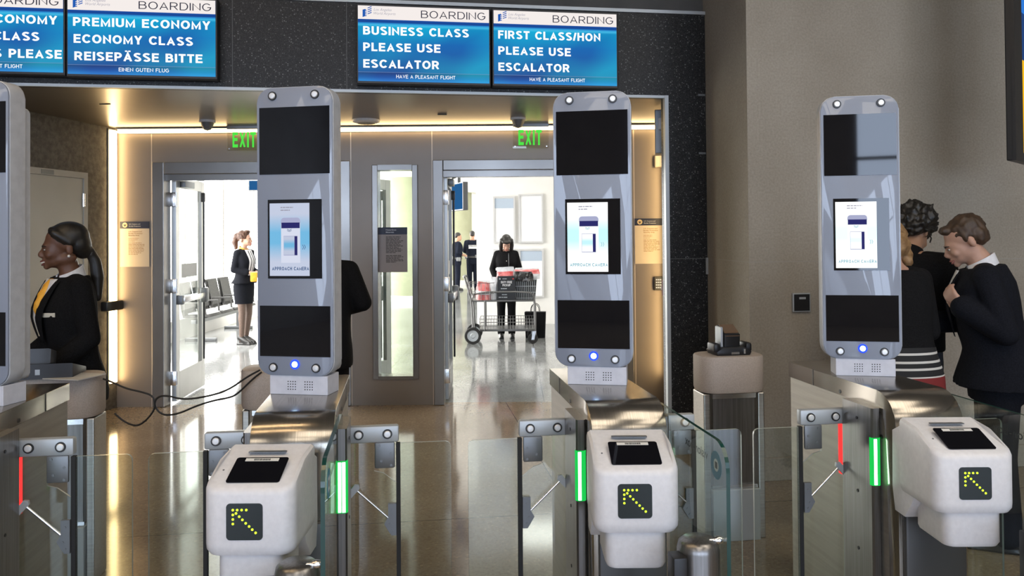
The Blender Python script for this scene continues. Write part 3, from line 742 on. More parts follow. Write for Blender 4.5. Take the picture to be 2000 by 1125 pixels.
def tower(g, dx, label, top, mid, s, ink, pic):
    t = thing('face_camera_tower', label, 'camera tower', gl(g, -.033 + dx, 0, 1.02), R(-10.5), 'face camera towers')
    z = lambda v: v - 1.02
    MB().prism(rrect(-.155, .155, z(1.09), z(2.185), .058), .006, .075, 'Y', bev=.004).build('casing', M_tside, t)
    MB().prism(rrect(-.125, .135, z(1.10), z(2.10), .02), .075, .12, 'Y', bev=.004).build('rear_housing', M_tside, t)
    f = MB().prism(rrect(-.152, .152, z(1.093), z(2.182), .056), -.0, .007, 'Y', bev=.001).build('glass_face', M_tface, t)
    for nm, a, b in (('upper_window', 1.853, 2.108), ('lower_window', 1.164, 1.355)):
        o = MB().span((-.142, -.0016, z(a)), (.142, .001, z(b))).build(nm, M_blackg, f, smooth=False)
    MB().span((-.108, -.0018, z(1.458)), (.11, .001, z(1.757))).build('screen_window', M_blackg, f, smooth=False)
    sc = MB().span((-.1, -.003, z(1.468)), (.061, -.0015, z(1.743))).build('screen', lit_mat(g, top, mid, s), t, smooth=False)
    W, H, x0, z0 = .161, .275, -.1, z(1.468)
    U = lambda u: x0 + u * W
    V = lambda v: z0 + v * H
    lettering([('APPROACH CAMERA', U(.06), V(.077), W * .93, H * .048, dict(t=.19))], ink, sc, -.0037)
    tl = MB(); wordlines(tl, U(.28), U(.75), V(.885), V(.96), 2, .004, -.0036); tl.build('small_print', M_ink2, sc, smooth=False)
    def rect(nm, m, u0, u1, v0, v1, k, rr=0.):
        mb = MB()
        mb.prism(rrect(U(u0), U(u1), V(v0), V(v1), rr, 4), -.0034 - k * .0003, -.003, 'Y'); return mb.build(nm, m, sc, smooth=False)
    rect('pictured_tower', pic, .29, .77, .18, .80, 0, [.001, .001, .012, .012])
    rect('pictured_head', M_pg, .29, .77, .725, .80, 1, [.001, .001, .012, .012])
    rect('pictured_window', M_pn, .3, .76, .655, .733, 2)
    rect('pictured_screen_frame', M_pg, .355, .70, .28, .55, 1)
    rect('pictured_screen_strip', M_pn, .63, .70, .285, .545, 2)
    rect('pictured_screen', lit_mat(g, top, mid, s * .95), .362, .625, .29, .543, 3)
    ar = MB()
    for k in (0, 1):
        a, b = U(.85 + .045 * k), V(.395); q = .0045
        for sg in (-1, 1): ar.prism([(a - q, b + sg * 2 * q), (a, b), (a + .0018, b), (a - q + .0018, b + sg * 2 * q)], -.0036, -.003, 'Y')
        a, b = U(.5), V(.63 - .018 * k)
        for sg in (-1, 1): ar.prism([(a + sg * 2 * q, b + q), (a, b), (a, b - .0018), (a + sg * 2 * q, b + q - .0018)], -.0042, -.003, 'Y')
    ar.build('pictured_arrows', ink, sc, smooth=False)
    for bx, bz in ((-.088, 2.152), (.084, 2.152), (-.088, 1.122), (.084, 1.122)): bolt('bolt', t, bx, -.001, z(bz), .0125)
    bt = MB().lathe([(.009, -.004), (.0185, -.004), (.0185, .001), (.009, .001)], (0, 0, z(1.135)), 24, 'Y').build('light_button', M_ledb, t)
    MB().lathe([(.0005, -.0055), (.011, -.0055), (.0115, -.003), (.0005, -.003)], (0, 0, z(1.135)), 24, 'Y').build('button_core', M_ledw, bt)
    sb = MB().span((-.105, .004, 0), (.128, .11, z(1.092)), .002).build('speaker_base', M_speak, t, smooth=False)
    h = MB()
    for cx in (-.016, .052):
        for i in range(4):
            for j in range(4): h.cyl((cx - .0145 + .0097 * i, .0035, .02 + .0097 * j), (cx - .0145 + .0097 * i, .005, .02 + .0097 * j), .0024, seg=8)
    h.build('speaker_holes', M_black, sb)
    return t
tower(0, 0, 'cut-off face camera tower at the picture edge beside the attendant', (.62, .68, .85), (.2, .55, .85), .9, M_ltx, M_pw)
tower(1, -.006, 'face camera tower before the left doorway with a pale blue APPROACH CAMERA screen', (.62, .68, .85), (.2, .55, .85), .9, M_ltx, M_pw)
tower(2, 0, 'face camera tower before the right doorway with a bright white and teal screen', (1, 1, 1), (.5, .8, .85), 1.25, M_ltx2, M_pw2)
tower(3, .012, 'face camera tower before the concrete wall beside the three people', (1, 1, 1), (.7, .9, .9), 1.35, M_ltx2, M_pw2)

# ------------------------------------------------------------------ boarding pass readers
M_read = noisy('reader_white', (.68, .67, .68), (.73, .72, .73), 60, .38)
M_dot = emis('arrow_dots', (.62, 1., .03), 2.6); M_apan = mat('arrow_panel', (.008, .014, .013), .25)
M_ylabel = mat('sticker_white', (.7, .69, .65), .5)
SL_A = math.atan(.4)
def reader(g, label):
    t = thing('pass_reader', label, 'boarding pass reader', gl(g, -.085, -.7275, 0), R(-.2), 'boarding pass readers')
    def plan(ins, y1):
        out = rrect(-.124 + ins, .139 - ins, 0 + ins, y1, [.045, .045, .004, .004], 7)
        k = next(i for i, q in enumerate(out) if q[1] > .14)        # a point on each flank where the slope ends
        j = max(i for i, q in enumerate(out) if q[1] > .14) + 1
        return out[:k] + [(out[k][0], .14)] + out[k:j] + [(out[j - 1][0], .14)] + out[j:]
    top = lambda y: .893 + min(max(0., y), .14) * .4 + max(0., y - .14) * .1
    loops = []
    for ins, z in ((.022, .701), (.008, .705), (.001, .719), (0, .735)): loops.append([(x, y, z) for x, y in plan(ins, .247)])
    for ins, dz in ((0, -.016), (.003, -.006), (.011, 0)): loops.append([(x, y, top(y) + dz) for x, y in plan(ins, .247)])
    MB().rings(loops).build('reader_body', M_read, t, ang=35)
    # lower tray
    lp = []
    pl = lambda ins: rrect(-.087 + ins, .1 - ins, .018 + ins, .2, [.03, .03, .004, .004], 5)
    for ins, z in ((.02, .589), (.006, .592), (0, .605), (0, .715)): lp.append([(x, y, z) for x, y in pl(ins)])
    MB().rings(lp).build('tray', M_read, t, ang=35)
    MB().prism([(.16, .72), (.18, .68), (.21, .645), (.235, .615), (.306, .615), (.32, .7), (.32, .9), (.24, .94), (.16, .75)], -.115, .128, 'X', bev=.004).build('rear_bracket', M_read, t)
    # sloping glass tablet
    Ms = Matrix.Translation((0, 0, top(0))) @ Matrix.Rotation(SL_A, 4, 'X')
    tb = MB().prism(rrect(-.066, .09, .032, .146, .008), .0, .0025, 'Z', M=Ms).build('scan_glass', M_blackg, t, smooth=False)
    MB().span((-.038, .127, .0027), (.062, .141, .0032), M=Ms).build('sticker', M_ylabel, tb, smooth=False)
    bc = MB(); x = -.012
    while x < .036:
        wd = random.choice((.0012, .002, .003)); bc.span((x, .13, .0033), (x + wd, .138, .0036), M=Ms); x += wd + .0012
    bc.build('bar_code', M_black, tb, smooth=False)
    MB().prism(rrect(-.048, .068, .175, .193, .004), .9515, .9545, 'Z').build('slot', M_zinc_d, t, smooth=False)
    MB().lathe([(.0005, .0), (.003, .0), (.003, .0012), (.0005, .0012)], (-.09, .09, 0), 10, 'Z', M=Ms).build('indicator', M_zinc_d, t)
    ap = MB().prism(rrect(-.052, .052, .752, .856, .011), -.002, .004, 'Y').build('arrow_panel', M_apan, t, smooth=False)
    dm = MB()
    for (px, py) in ((232, 485), (262, 485), (293, 485), (325, 485), (232, 518), (232, 549), (232, 580), (254, 508), (276, 530), (298, 552), (321, 576), (344, 598), (366, 620), (389, 642)):
        u = (px - 311) / 252 * .104; v = .804 + (567 - py) / 252 * .104
        dm.lathe([(.0003, -.0015), (.0033, -.001), (.0036, .001), (.0003, .001)], (u, -.002, v), 10, 'Y')
    dm.build('arrow_dots', M_dot, ap)
    return t
reader(1, 'white boarding pass reader in front of the left doorway tower')
reader(2, 'white boarding pass reader in front of the right doorway tower')
reader(3, 'white boarding pass reader before the concrete wall tower')

# ------------------------------------------------------------------ pedestals behind the gates
M_ped = noisy('pedestal_grey', (.43, .36, .3), (.51, .43, .365), 180, .6)
def pedestal(x, y, label):
    t = thing('pedestal', label, 'pedestal', (x, y, 0), GY, 'pedestals behind the gates')
    lp = []
    pl = lambda ins: rrect(-.178 + ins, .178 - ins, -.115 + ins, .115 - ins, .085 - ins * .5, 7)
    for ins, z in ((.02, .772), (.005, .778), (0, .795), (0, .958), (.004, .967), (.012, .97)): lp.append([(a, b, z) for a, b in pl(ins)])
    MB().rings(lp).build('desk_box', M_ped, t, ang=35)
    MB().span((-.115, -.07, .03), (.115, .07, .772)).build('leg_panel', M_steel_d, t, smooth=False)
    for sx in (-1, 1): MB().span((sx * .15 - .018, -.08, 0), (sx * .15 + .018, .08, .772), .006).build('leg_side', M_steel, t, smooth=False)
    MB().span((-.13, -.1, 0), (.13, .1, .27), .004).build('leg_base', M_zinc, t, smooth=False)
    MB().span((-.125, -.082, .272), (.125, -.07, .29)).span((-.12, -.08, .745), (.12, -.07, .77)).build('leg_trim', M_chrome, t, smooth=False)
    return t
pedestal(1.158, 4.29, 'grey pedestal with a passport scanner beside the concrete wall')
pedestal(-2.15, 3.80, 'grey pedestal in front of the smiling attendant, devices on top')
pedestal(-1.168, 3.98, 'grey pedestal half hidden behind the left doorway tower, cable on top')
# passport scanner on the right pedestal
t = thing('passport_scanner', 'black passport scanner standing on the right grey pedestal', 'scanner', (1.16, 4.28, .97), R(10))
m = MB(); m.prism([(-.09, 0), (.09, 0), (.1, .02), (.06, .045), (-.06, .045), (-.1, .02)], -.07, .07, 'Y', bev=.006).build('scanner_base', M_black, t)
MB().prism([(-.045, .04), (-.05, .11), (.03, .15), (.05, .15), (.05, .04)], -.045, .045, 'X', bev=.006).build('scanner_head', M_black, t)
MB().prism([(-.052, .1), (-.03, .125), (.03, .155), (.03, .149), (-.03, .118)], -.04, .04, 'X').build('scan_window', mat('scanner_amber', (.16, .1, .06), .2), t, smooth=False)
MB().prism(rrect(-.062, -.05, .035, .15, .006), -.04, .03, 'Y', bev=.002).build('side_flap', M_zinc, t)
for sx in (-1, 1): MB().box((sx * .09, -.01, .04), (.035, .1, .05), .012).build('side_grip', M_black, t)
MB().span((-.02, -.078, .008), (.025, -.069, .02)).span((.05, -.078, .01), (.06, -.069, .035)).build('ports', M_chrome, t, smooth=False)
# devices on the left pedestal
t = thing('card_reader', 'dark tilted keypad reader on the pedestal of the smiling attendant', 'keypad reader', (-2.2, 3.76, .97), R(12))
MB().prism([(-.1, .0), (.1, .0), (.1, .025), (-.1, .07)], -.13, .14, 'X', bev=.008).build('reader_case', mat('device_grey', (.035, .038, .045), .45), t)
MB().prism([(-.02, .06), (.06, .045), (.07, .11), (-.01, .13)], -.13, .02, 'X', bev=.012).build('reader_hood', mat('device_grey2', (.05, .055, .065), .4), t)
MB().span((-.02, -.101, .02), (-.0, -.098, .045)).build('port', M_zinc, t, smooth=False)
tag(MB().span((-.13, -.09, 0), (.15, .08, .004)).build('paper_sheet', mat('paper', (.62, .6, .56), .7), loc=(-2.1, 3.74, .9705), rz=R(-14), smooth=False), 'sheet of paper lying under the dark keypad reader', 'paper')
# cable slung from one pedestal to the next
M_cab = mat('cable_black', (.015, .014, .013), .5)
def Cpt(px, py, y=3.88): return ((px - 1000 - .0080 * (py - 462)) / F * y, y, 1.61 - (py - 462 + .008 * (px - 1000)) / F * y)
cp = [(495, 722), (470, 735), (432, 762), (390, 774), (345, 780), (310, 770), (290, 778), (291, 800), (262, 832), (235, 826), (212, 806)]
c2 = [(498, 726), (480, 740), (455, 765), (440, 775), (405, 781), (370, 792), (335, 808), (305, 810), (291, 795), (288, 772), (262, 764), (233, 758), (200, 742), (176, 736), (140, 734), (118, 738)]
cb = MB(); cb.tube([Cpt(a + 14, b, 3.80) for a, b in cp], .0045, 8, smooth=2); cb.tube([Cpt(a + 14, b, 3.83) for a, b in c2], .0045, 8, smooth=2)
tag(cb.build('cable', M_cab), 'thin black cable hanging in loops between two grey pedestals', 'cable')

# ------------------------------------------------------------------ doors standing open into the hall
M_leaf = noisy('door_leaf_metal', (.36, .36, .35), (.42, .42, .41), 2, .3, .85)
M_dglass = glass('door_glass', (.9, .93, .91), 1.2)
def door_leaf(x, y, ang, label, W=.88, face=1):
    """hinge edge at the origin, leaf along local +X; face: side of the push bar"""
    t = thing('door_leaf', label, 'door', (x, y, 0), R(ang), 'open glass door leaves')
    H = 2.23
    f = MB(); f.span((0, -.022, .02), (.1, .022, H), .003).span((W - .1, -.022, .02), (W, .022, H), .003).span((.1, -.022, H - .11), (W - .1, .022, H), .002).span((.1, -.022, .02), (W - .1, .022, .3), .002)
    f.build('leaf_frame', M_leaf, t, smooth=False)
    MB().span((.09, -.005, .28), (W - .09, .005, H - .1)).build('pane', M_dglass, t, smooth=False)
    s = face
    b = MB(); b.span((.06, s * .03, .98), (W - .12, s * .085, 1.04), .008)
    bo = b.build('push_bar', M_chrome, t)
    MB().span((.02, s * .02, .965), (.08, s * .075, 1.055), .006).span((W - .16, s * .02, .93), (W - .06, s * .095, 1.09), .02).build('bar_housing', M_zinc_d, bo)
    MB().cyl((W - .1, s * .045, .32), (W - .1, s * .045, H - .2), .011, seg=10).span((W - .12, s * .02, H - .22), (W - .08, s * .06, H - .12), .004).build('latch_rod', M_black, t)
    for z in (.25, 1.15, 2.0):
        h = MB(); h.span((-.03, -.03, z - .07), (.012, .03, z + .07), .004).cyl((-.012, s * .028, z - .07), (-.012, s * .028, z + .07), .012, seg=10); h.build('hinge', M_chrome, t)
    c = MB(); c.span((.12, s * .022, H - .1), (.4, s * .075, H - .035), .006).tube([(.3, s * .06, H - .02), (.08, s * .2, H + .01), (-.02, s * .3, H + .03)], .009, 8); c.build('door_closer', M_zinc_d, t)
    MB().span((.2, s * .0055, 1.22), (W - .2, s * .0065, 1.36)).build('door_sticker', mat('sticker_grey', (.55, .55, .54), .5), t, smooth=False)
    return t
door_leaf(-3.325, 7.80, 94, 'left leaf of the left doorway, standing open beside the seats', face=-1)
door_leaf(-1.665, 7.80, 68, 'open door leaf showing as a dark edge through the narrow side window', face=1)
door_leaf(-.655, 7.80, 91.5, 'left leaf of the right doorway, standing open edge-on', face=-1)
# plain white service door in the left recess wall
t = thing('service_door', 'plain pale service door in the rough concrete wall behind the attendant', 'door', lpt(.436, .0), LWA + PI)
MB().span((0, -.002, .005), (.05, .03, 2.22)).span((.95, -.002, .005), (1.0, .03, 2.22)).span((.05, -.002, 2.165), (.95, .03, 2.22)).build('door_frame', noisy('door_frame_paint', (.42, .41, .37), (.46, .45, .41), 3, .5), t, smooth=False)
MB().span((.052, .004, .01), (.948, .02, 2.163)).build('door_panel', noisy('door_paint', (.44, .43, .38), (.48, .47, .42), 2, .45), t, smooth=False)
for z in (.3, 1.15, 1.97): MB().cyl((.05, .026, z - .06), (.05, .026, z + .06), .014, seg=10).build('hinge', M_chrome, t)
MB().span((.42, .021, 2.172), (.56, .033, 2.21)).build('door_tag', M_zinc_d, t, smooth=False)
MB().span((.86, .018, .95), (.91, .03, 1.15), .003).cyl((.885, .03, 1.04), (.885, .07, 1.04), .011, seg=10).cyl((.885, .065, 1.04), (.77, .065, 1.04), .01, seg=10).build('door_handle', M_chrome, t)

# ------------------------------------------------------------------ exit signs, posters, wall devices
M_exit = emis('exit_green', (.08, .78, .07), 1.0)
M_acr = glass('exit_acrylic', (.93, .92, .88), .8)
def exit_sign(x, label):
    t = thing('exit_sign', label, 'exit sign', (x, DW - .12, 0), 0, 'green exit signs')
    MB().prism(rrect(-.17, .17, 2.447, 2.655, .006), -.004, .004, 'Y', edge_slot=1).build('sign_plate', [M_acr, M_edge_l], t, smooth=False)
    MB().span((-.17, -.014, 2.652), (.17, .014, ZC)).build('sign_holder', M_zinc, t, smooth=False)
    mb = MB(); caps_bm(mb, 'EXIT', -.118, 2.477, .222, .146, t=.2, off=-.0052, gap=.16)
    mb.build('lettering', M_exit, t, smooth=False)
    sc = MB()
    for sx in (-.15, .15): sc.lathe([(.0004, -.003), (.006, -.003), (.006, 0), (.0004, 0)], (sx, -.004, 2.465), 10, 'Y')
    sc.build('screws', M_chrome, t)
exit_sign(.185, 'green EXIT sign above the right doorway')
exit_sign(-2.53, 'green EXIT sign above the left doorway, cut by a tower')
M_cream = mat('sign_cream', (.62, .53, .4), .5); M_navy = mat('sign_navy', (.012, .018, .045), .45); M_pink = mat('sign_grey_paper', (.36, .32, .31), .6)
M_prt = mat('sign_print', (.07, .065, .06), .7); M_prt2 = mat('sign_print_brown', (.3, .17, .06), .7); M_prtw = mat('sign_print_white', (.55, .55, .58), .6); M_seal = mat('seal_gold', (.65, .5, .28), .5)
def notice(name, label, x, z0, w, h, kind, y=DW):
    t = thing(name, label, 'notice', (x, y - .006, z0), 0)
    hb = h * (.155 if kind == 'border' else .16)
    MB().span((0, 0, 0), (w, .005, h)).build('sheet', M_cream if kind == 'border' else M_pink, t, smooth=False)
    hd = MB().span((0, -.001, h - hb), (w, .004, h)).build('header_bar', M_navy, t, smooth=False)
    if kind == 'border':
        MB().lathe([(.0005, -.0018), (hb * .36, -.0018), (hb * .36, 0), (.0005, 0)], (w * .17, -.0012, h - hb * .5), 24, 'Y').build('seal', M_seal, hd)
        e = MB(); cx, cz, r = w * .17, h - hb * .5, hb * .3
        e.prism([(cx - r * .8, cz + r * .5), (cx - r * .25, cz + r * .1), (cx, cz + r * .55), (cx + r * .25, cz + r * .1), (cx + r * .8, cz + r * .5), (cx + r * .5, cz - r * .2), (cx, cz - r * .8), (cx - r * .5, cz - r * .2)], -.0036, -.003, 'Y'); e.build('eagle_mark', M_prt, hd, smooth=False)
        lettering([('U.S. Customs and', w * .31, h - hb * .45, w * .38, hb * .17), ('Border Protection', w * .31, h - hb * .75, w * .4, hb * .17)], M_prtw, hd, -.0018)
        lettering([('U.S. Customs and', w * .29, h * .765, w * .46, h * .028, dict(bold=.02)), ('Border Protection', w * .29, h * .722, w * .48, h * .028, dict(bold=.02)), ('Security Area', w * .29, h * .68, w * .37, h * .028, dict(bold=.02))], M_prt2, t, -.0008)
        b = MB(); wordlines(b, w * .29, w * .72, h * .55, h * .645, 3, .004, -.0004); wordlines(b, w * .29, w * .92, h * .26, h * .54, 9, .005, -.0004)
        b.build('small_print', M_prt2, t, smooth=False)
    else:
        lettering([('Hazardous', w * .26, h - hb * .45, w * .36, hb * .2, dict(bold=.02)), ('Materials', w * .26, h - hb * .78, w * .28, hb * .2, dict(bold=.02))], M_prtw, hd, -.0018)
        b = MB(); wordlines(b, w * .26, w * .93, h * .42, h * .8, 13, .0065, -.0004); wordlines(b, w * .26, w * .95, h * .21, h * .385, 6, .0065, -.0004)
        b.build('small_print', M_prt, t, smooth=False)
    return t
notice('border_notice', 'border protection security notice glowing beside the tall left LED bar', -3.776, 1.348, .281, .436, 'border')
notice('border_notice', 'border protection security notice beside the keypad at the right doorway', 1.182, 1.338, .288, .436, 'border')
notice('hazard_notice', 'grey Hazardous Materials notice stuck on the narrow side window', -1.296, 1.274, .28, .435, 'hazard', DW + .048)
t = thing('door_keypad', 'black keypad with lit keys under the right-hand security notice', 'keypad', (1.402, DW, 1.148))
MB().span((-.044, -.03, -.066), (.044, 0, .066), .006).build('keypad_case', M_black, t, smooth=False)
k = MB()
for i in range(3):
    for j in range(4): k.span((-.026 + .019 * i, -.033, -.045 + .025 * j), (-.012 + .019 * i, -.029, -.032 + .025 * j), .001)
k.build('keypad_buttons', emis('lit_keys', (1, .85, .6), .9), t, smooth=False)
t = thing('fire_strobe', 'small ribbed fire strobe glowing warm above the right security notice', 'alarm strobe', (1.417, DW, 2.324))
MB().span((-.041, -.045, -.06), (.041, 0, .06), .006).build('strobe_body', M_cream, t, smooth=False)
k = MB()
for i in range(6): k.span((-.034 + .012 * i, -.05, -.05), (-.029 + .012 * i, -.044, .05))
k.build('strobe_ribs', M_ylabel, t, smooth=False)
rwp = lambda tt, off=0, z=0: Vector((1.485 - d.x * tt - d.y * off, DW - d.y * tt + d.x * off, z))
RWA = math.atan2(d.y, d.x)
t = thing('pull_station', 'red fire alarm pull station on the right recess wall', 'fire alarm', rwp(.5, .0, 1.14), RWA)
MB().span((-.06, 0, -.07), (.06, .05, .07), .006).build('station_body', mat('alarm_red', (.22, .01, .01), .4), t, smooth=False)
MB().span((-.045, .05, -.02), (.045, .058, .01), .003).build('pull_handle', M_white, t, smooth=False)
t = thing('wall_loudspeaker', 'tall dark box mounted under the recess ceiling at the right edge', 'loudspeaker', rwp(1.1, .0, 2.44), RWA)
MB().span((-.1, 0, -.16), (.1, .1, .2), .006).build('speaker_cabinet', M_zinc_d, t, smooth=False)
MB().span((-.13, .02, .03), (-.098, .07, .13), .01).build('sensor_cap', M_white, t, smooth=False)
tag(MB().span((-.03, 0, -.28), (.03, .035, .09), .005).build('door_switch_box', M_black, loc=rwp(.9, 0, .95), rz=RWA), 'narrow black switch box on the right recess wall below the pull station', 'wall device')
# things on the granite pier and the concrete wall
t = thing('socket_plate', 'grey socket plate with a black plug and cord on the granite pier', 'wall socket', gpt(2.7, 0, 1.37), GA)
MB().span((-.085, -.02, -.063), (.1, 0, .066), .004).build('plate', mat('socket_grey', (.25, .25, .24), .5), t, smooth=False)
MB().lathe([(.0005, -.1), (.03, -.09), (.048, -.05), (.05, -.018), (.0005, -.018)], (.07, 0, .01), 16, 'Y').build('plug', M_black, t)
MB().tube([(.07, -.05, -.03), (.075, -.05, -.1), (.07, -.04, -.25), (.065, -.035, -.36)], [.03, .026, .02, .016], 10).build('plug_cord', M_black, t)
MB().lathe([(.0005, -.023), (.008, -.023), (.008, -.018), (.0005, -.018)], (-.05, 0, .035), 10, 'Y').build('indicator', M_wtxt, t)
for z, lb in ((2.69, 'small grey tab on the granite pier, the higher one'), (2.24, 'small grey tab on the granite pier, the lower one')):
    tag(MB().span((-.028, -.004, -.008), (.028, 0.001, .008), .002).build('wall_tab', M_zinc_d, loc=gpt(2.6, 0, z), rz=GA, smooth=False), lb, 'wall tab')
co = lambda sx, z: Vector((C0.x + sx * math.cos(GA), C0.y + sx * math.sin(GA), z))
t = thing('wall_box', 'small square black plate on the bare concrete wall', 'wall box', co(.357, 1.16), GA)
MB().span((-.062, -.018, -.062), (.062, 0, .062), .003).build('box_rim', M_zinc, t, smooth=False)
MB().span((-.054, -.021, -.054), (.054, -.017, .054)).build('box_face', M_black, t, smooth=False)
MB().span((-.02, -.023, .022), (.026, -.02, .036)).build('box_label', M_zinc, t, smooth=False)
# soffit fittings
def dome(x, label):
    t = thing('ceiling_camera', label, 'security camera', (x, 7.14, ZC))
    MB().lathe([(.0005, -.02), (.07, -.02), (.07, 0), (.0005, 0)], seg=20).build('camera_base', M_white, t)
    MB().lathe([(.0005, -.095), (.03, -.085), (.05, -.05), (.06, -.02), (.0005, -.019)], seg=20).build('camera_dome', M_zinc_d, t)
dome(-2.739, 'small dome camera under the soffit, left of the towers')
dome(.063, 'small dome camera under the soffit above the right EXIT sign')
t = thing('ceiling_speaker', 'flat round white fitting under the soffit between the towers', 'ceiling fitting', (-1.317, 7.19, ZC))
MB().lathe([(.0005, -.03), (.09, -.03), (.12, -.02), (.125, 0), (.0005, 0)], seg=28).build('fitting_ring', M_white, t)
MB().lathe([(.0005, -.033), (.08, -.033), (.08, -.029), (.0005, -.029)], seg=28).build('fitting_grille', mat('grille_grey', (.35, .34, .32), .6), t)
for x, y, lb in ((-3.198, 6.236, 'small dark slot in the soffit near the left LED bar'), (-.6, 6.9, 'small dark slot in the soffit right of the round fitting')):
    tag(MB().span((-.04, -.008, -.006), (.04, .008, .001)).build('soffit_slot', M_black, loc=(x, y, ZC), smooth=False), lb, 'slot')

# ------------------------------------------------------------------ hall furniture
def poster(x0, z0, x1, z1, label, head):
    t = thing('framed_poster', label, 'framed poster', ((x0 + x1) / 2, 14.6, (z0 + z1) / 2), 0, 'framed posters on the hall wall')
    w, h = (x1 - x0) / 2, (z1 - z0) / 2
    MB().span((-w, -.05, -h), (w, 0, -h + .03)).span((-w, -.05, h - .03), (w, 0, h)).span((-w, -.05, -h + .03), (-w + .03, 0, h - .03)).span((w - .03, -.05, -h + .03), (w, 0, h - .03)).build('poster_frame', mat('poster_frame', (.55, .55, .55), .4), t, smooth=False)
    MB().span((-w + .02, -.03, -h + .02), (w - .02, -.005, h - .02)).build('poster_sheet', mat('poster_paper', (.86, .87, .88), .6), t, smooth=False)
    if head: MB().span((-w + .03, -.032, h - .22), (w - .03, -.029, h - .04)).build('poster_header', mat('poster_blue', head, .6), t, smooth=False)
poster(-.345, 1.49, .06, 2.35, 'framed poster with a pale blue header, upper pair on the hall wall', (.42, .5, .6))
poster(.12, 1.49, .575, 2.385, 'plain white framed poster, upper right on the hall wall', None)
poster(-.345, .49, .06, 1.38, 'framed poster behind the woman with the cart, lower pair', (.35, .45, .5))
poster(.12, .49, .575, 1.38, 'framed poster with a grey header behind the duty free bags', (.62, .66, .7))
def hall_screen(x, y, z, rz, label):
    t = thing('hall_screen', label, 'screen', (x, y, z), rz, 'screens hanging in the hall')
    MB().span((-.3, .0, -.18), (.3, .07, .18), .006).build('screen_case', M_zinc_d, t, smooth=False)
    MB().span((-.28, -.004, -.165), (.28, .001, .165)).build('screen', emis('hall_screen_blue', (.03, .16, .42), .7), t, smooth=False)
    MB().span((-.03, .02, .18), (.03, .06, 3.12 - z)).build('ceiling_rod', M_zinc_d, t, smooth=False)
hall_screen(-3.36, 11, 2.45, R(0), 'small blue screen hanging in the hall left of a tower')
hall_screen(-.73, 10.3, 2.13, R(-68), 'small blue screen hanging beyond the right doorway leaf')
# airport seats
M_seat = noisy('seat_grey', (.05, .05, .05), (.08, .08, .078), 60, .7)
M_seatl = mat('seat_light', (.55, .56, .57), .5)
def seats(x, y0, n, label):
    t = thing('beam_seating', label, 'seating', (x, y0, 0))
    MB().span((-.04, -.3, .3), (.04, n * .57 - .27, .36), .006).build('beam', M_zinc_d, t, smooth=False)
    for i in range(n):
        y = i * .57
        prof = [(-.27, .92), (-.30, .93), (-.22, .5), (-.17, .42), (.2, .44), (.23, .42), (.23, .40), (-.19, .385)]
        MB().prism([(a, b) for a, b in prof], y - .25, y + .25, 'Y', bev=.01).build('seat_pan', M_seat, t)
        MB().prism([(-.262, .9), (-.185, .5), (-.17, .5), (-.255, .9)], y - .21, y + .21, 'Y').build('back_pad', M_seat, t, smooth=False)
        MB().span((-.12, y - .22, .435), (.22, y + .22, .458), .01).build('seat_pad', M_seatl, t)
    for i in range(n + 1):
        y = i * .57 - .285
        MB().tube([(-.15, y, .42), (-.14, y, .62), (.16, y, .62), (.18, y, .44)], .016, 8).build('armrest', M_seat, t)
    for i in (0, n - 1):
        y = i * .57
        MB().span((-.03, y - .03, .05), (.03, y + .03, .32)).span((-.25, y - .03, 0), (.25, y + .03, .05), .01).build('leg', M_zinc_d, t, smooth=False)
seats(-4.92, 12.55, 4, 'row of grey seats along the bright hall window behind the standing woman')

# ------------------------------------------------------------------ people
def smst(x): x = min(max(x, 0.), 1.); return x * x * (3 - 2 * x)
def loftz(mb, rings, n=28, p=2.35, inf=0.):
    lp = []
    for z, cx, cy, rx, ry in rings:
        L = []
        for j in range(n):
            a = 2 * PI * j / n; c, s = math.cos(a), math.sin(a)
            L.append((cx + (rx + inf) * math.copysign(abs(c) ** (2 / p), c), cy + (ry + inf) * math.copysign(abs(s) ** (2 / p), s), z))
        lp.append(L)
    return mb.rings(lp)
def ring_at(rings, z):
    if z <= rings[0][0]: return rings[0][1:]
    for a, b in zip(rings[:-1], rings[1:]):
        if z <= b[0]:
            t = (z - a[0]) / (b[0] - a[0]); return [a[i] * (1 - t) + b[i] * t for i in range(1, 5)]
    return rings[-1][1:]
FEM = [(.74, 0, -.005, .15, .1), (.84, 0, -.01, .168, .112), (.92, 0, -.008, .165, .108), (1.02, 0, 0, .138, .092), (1.1, 0, .004, .13, .09), (1.2, 0, .014, .142, .106), (1.27, 0, .018, .15, .116), (1.34, 0, .006, .152, .098), (1.4, 0, -.006, .142, .076), (1.44, 0, -.012, .1, .062), (1.47, 0, -.012, .06, .054)]
MAL = [(.74, 0, 0, .152, .11), (.84, 0, 0, .162, .116), (.94, 0, 0, .16, .112), (1.05, 0, .004, .158, .11), (1.16, 0, .008, .165, .116), (1.27, 0, .01, .18, .124), (1.35, 0, .002, .186, .112), (1.41, 0, -.008, .17, .084), (1.45, 0, -.014, .115, .066), (1.48, 0, -.012, .064, .058)]
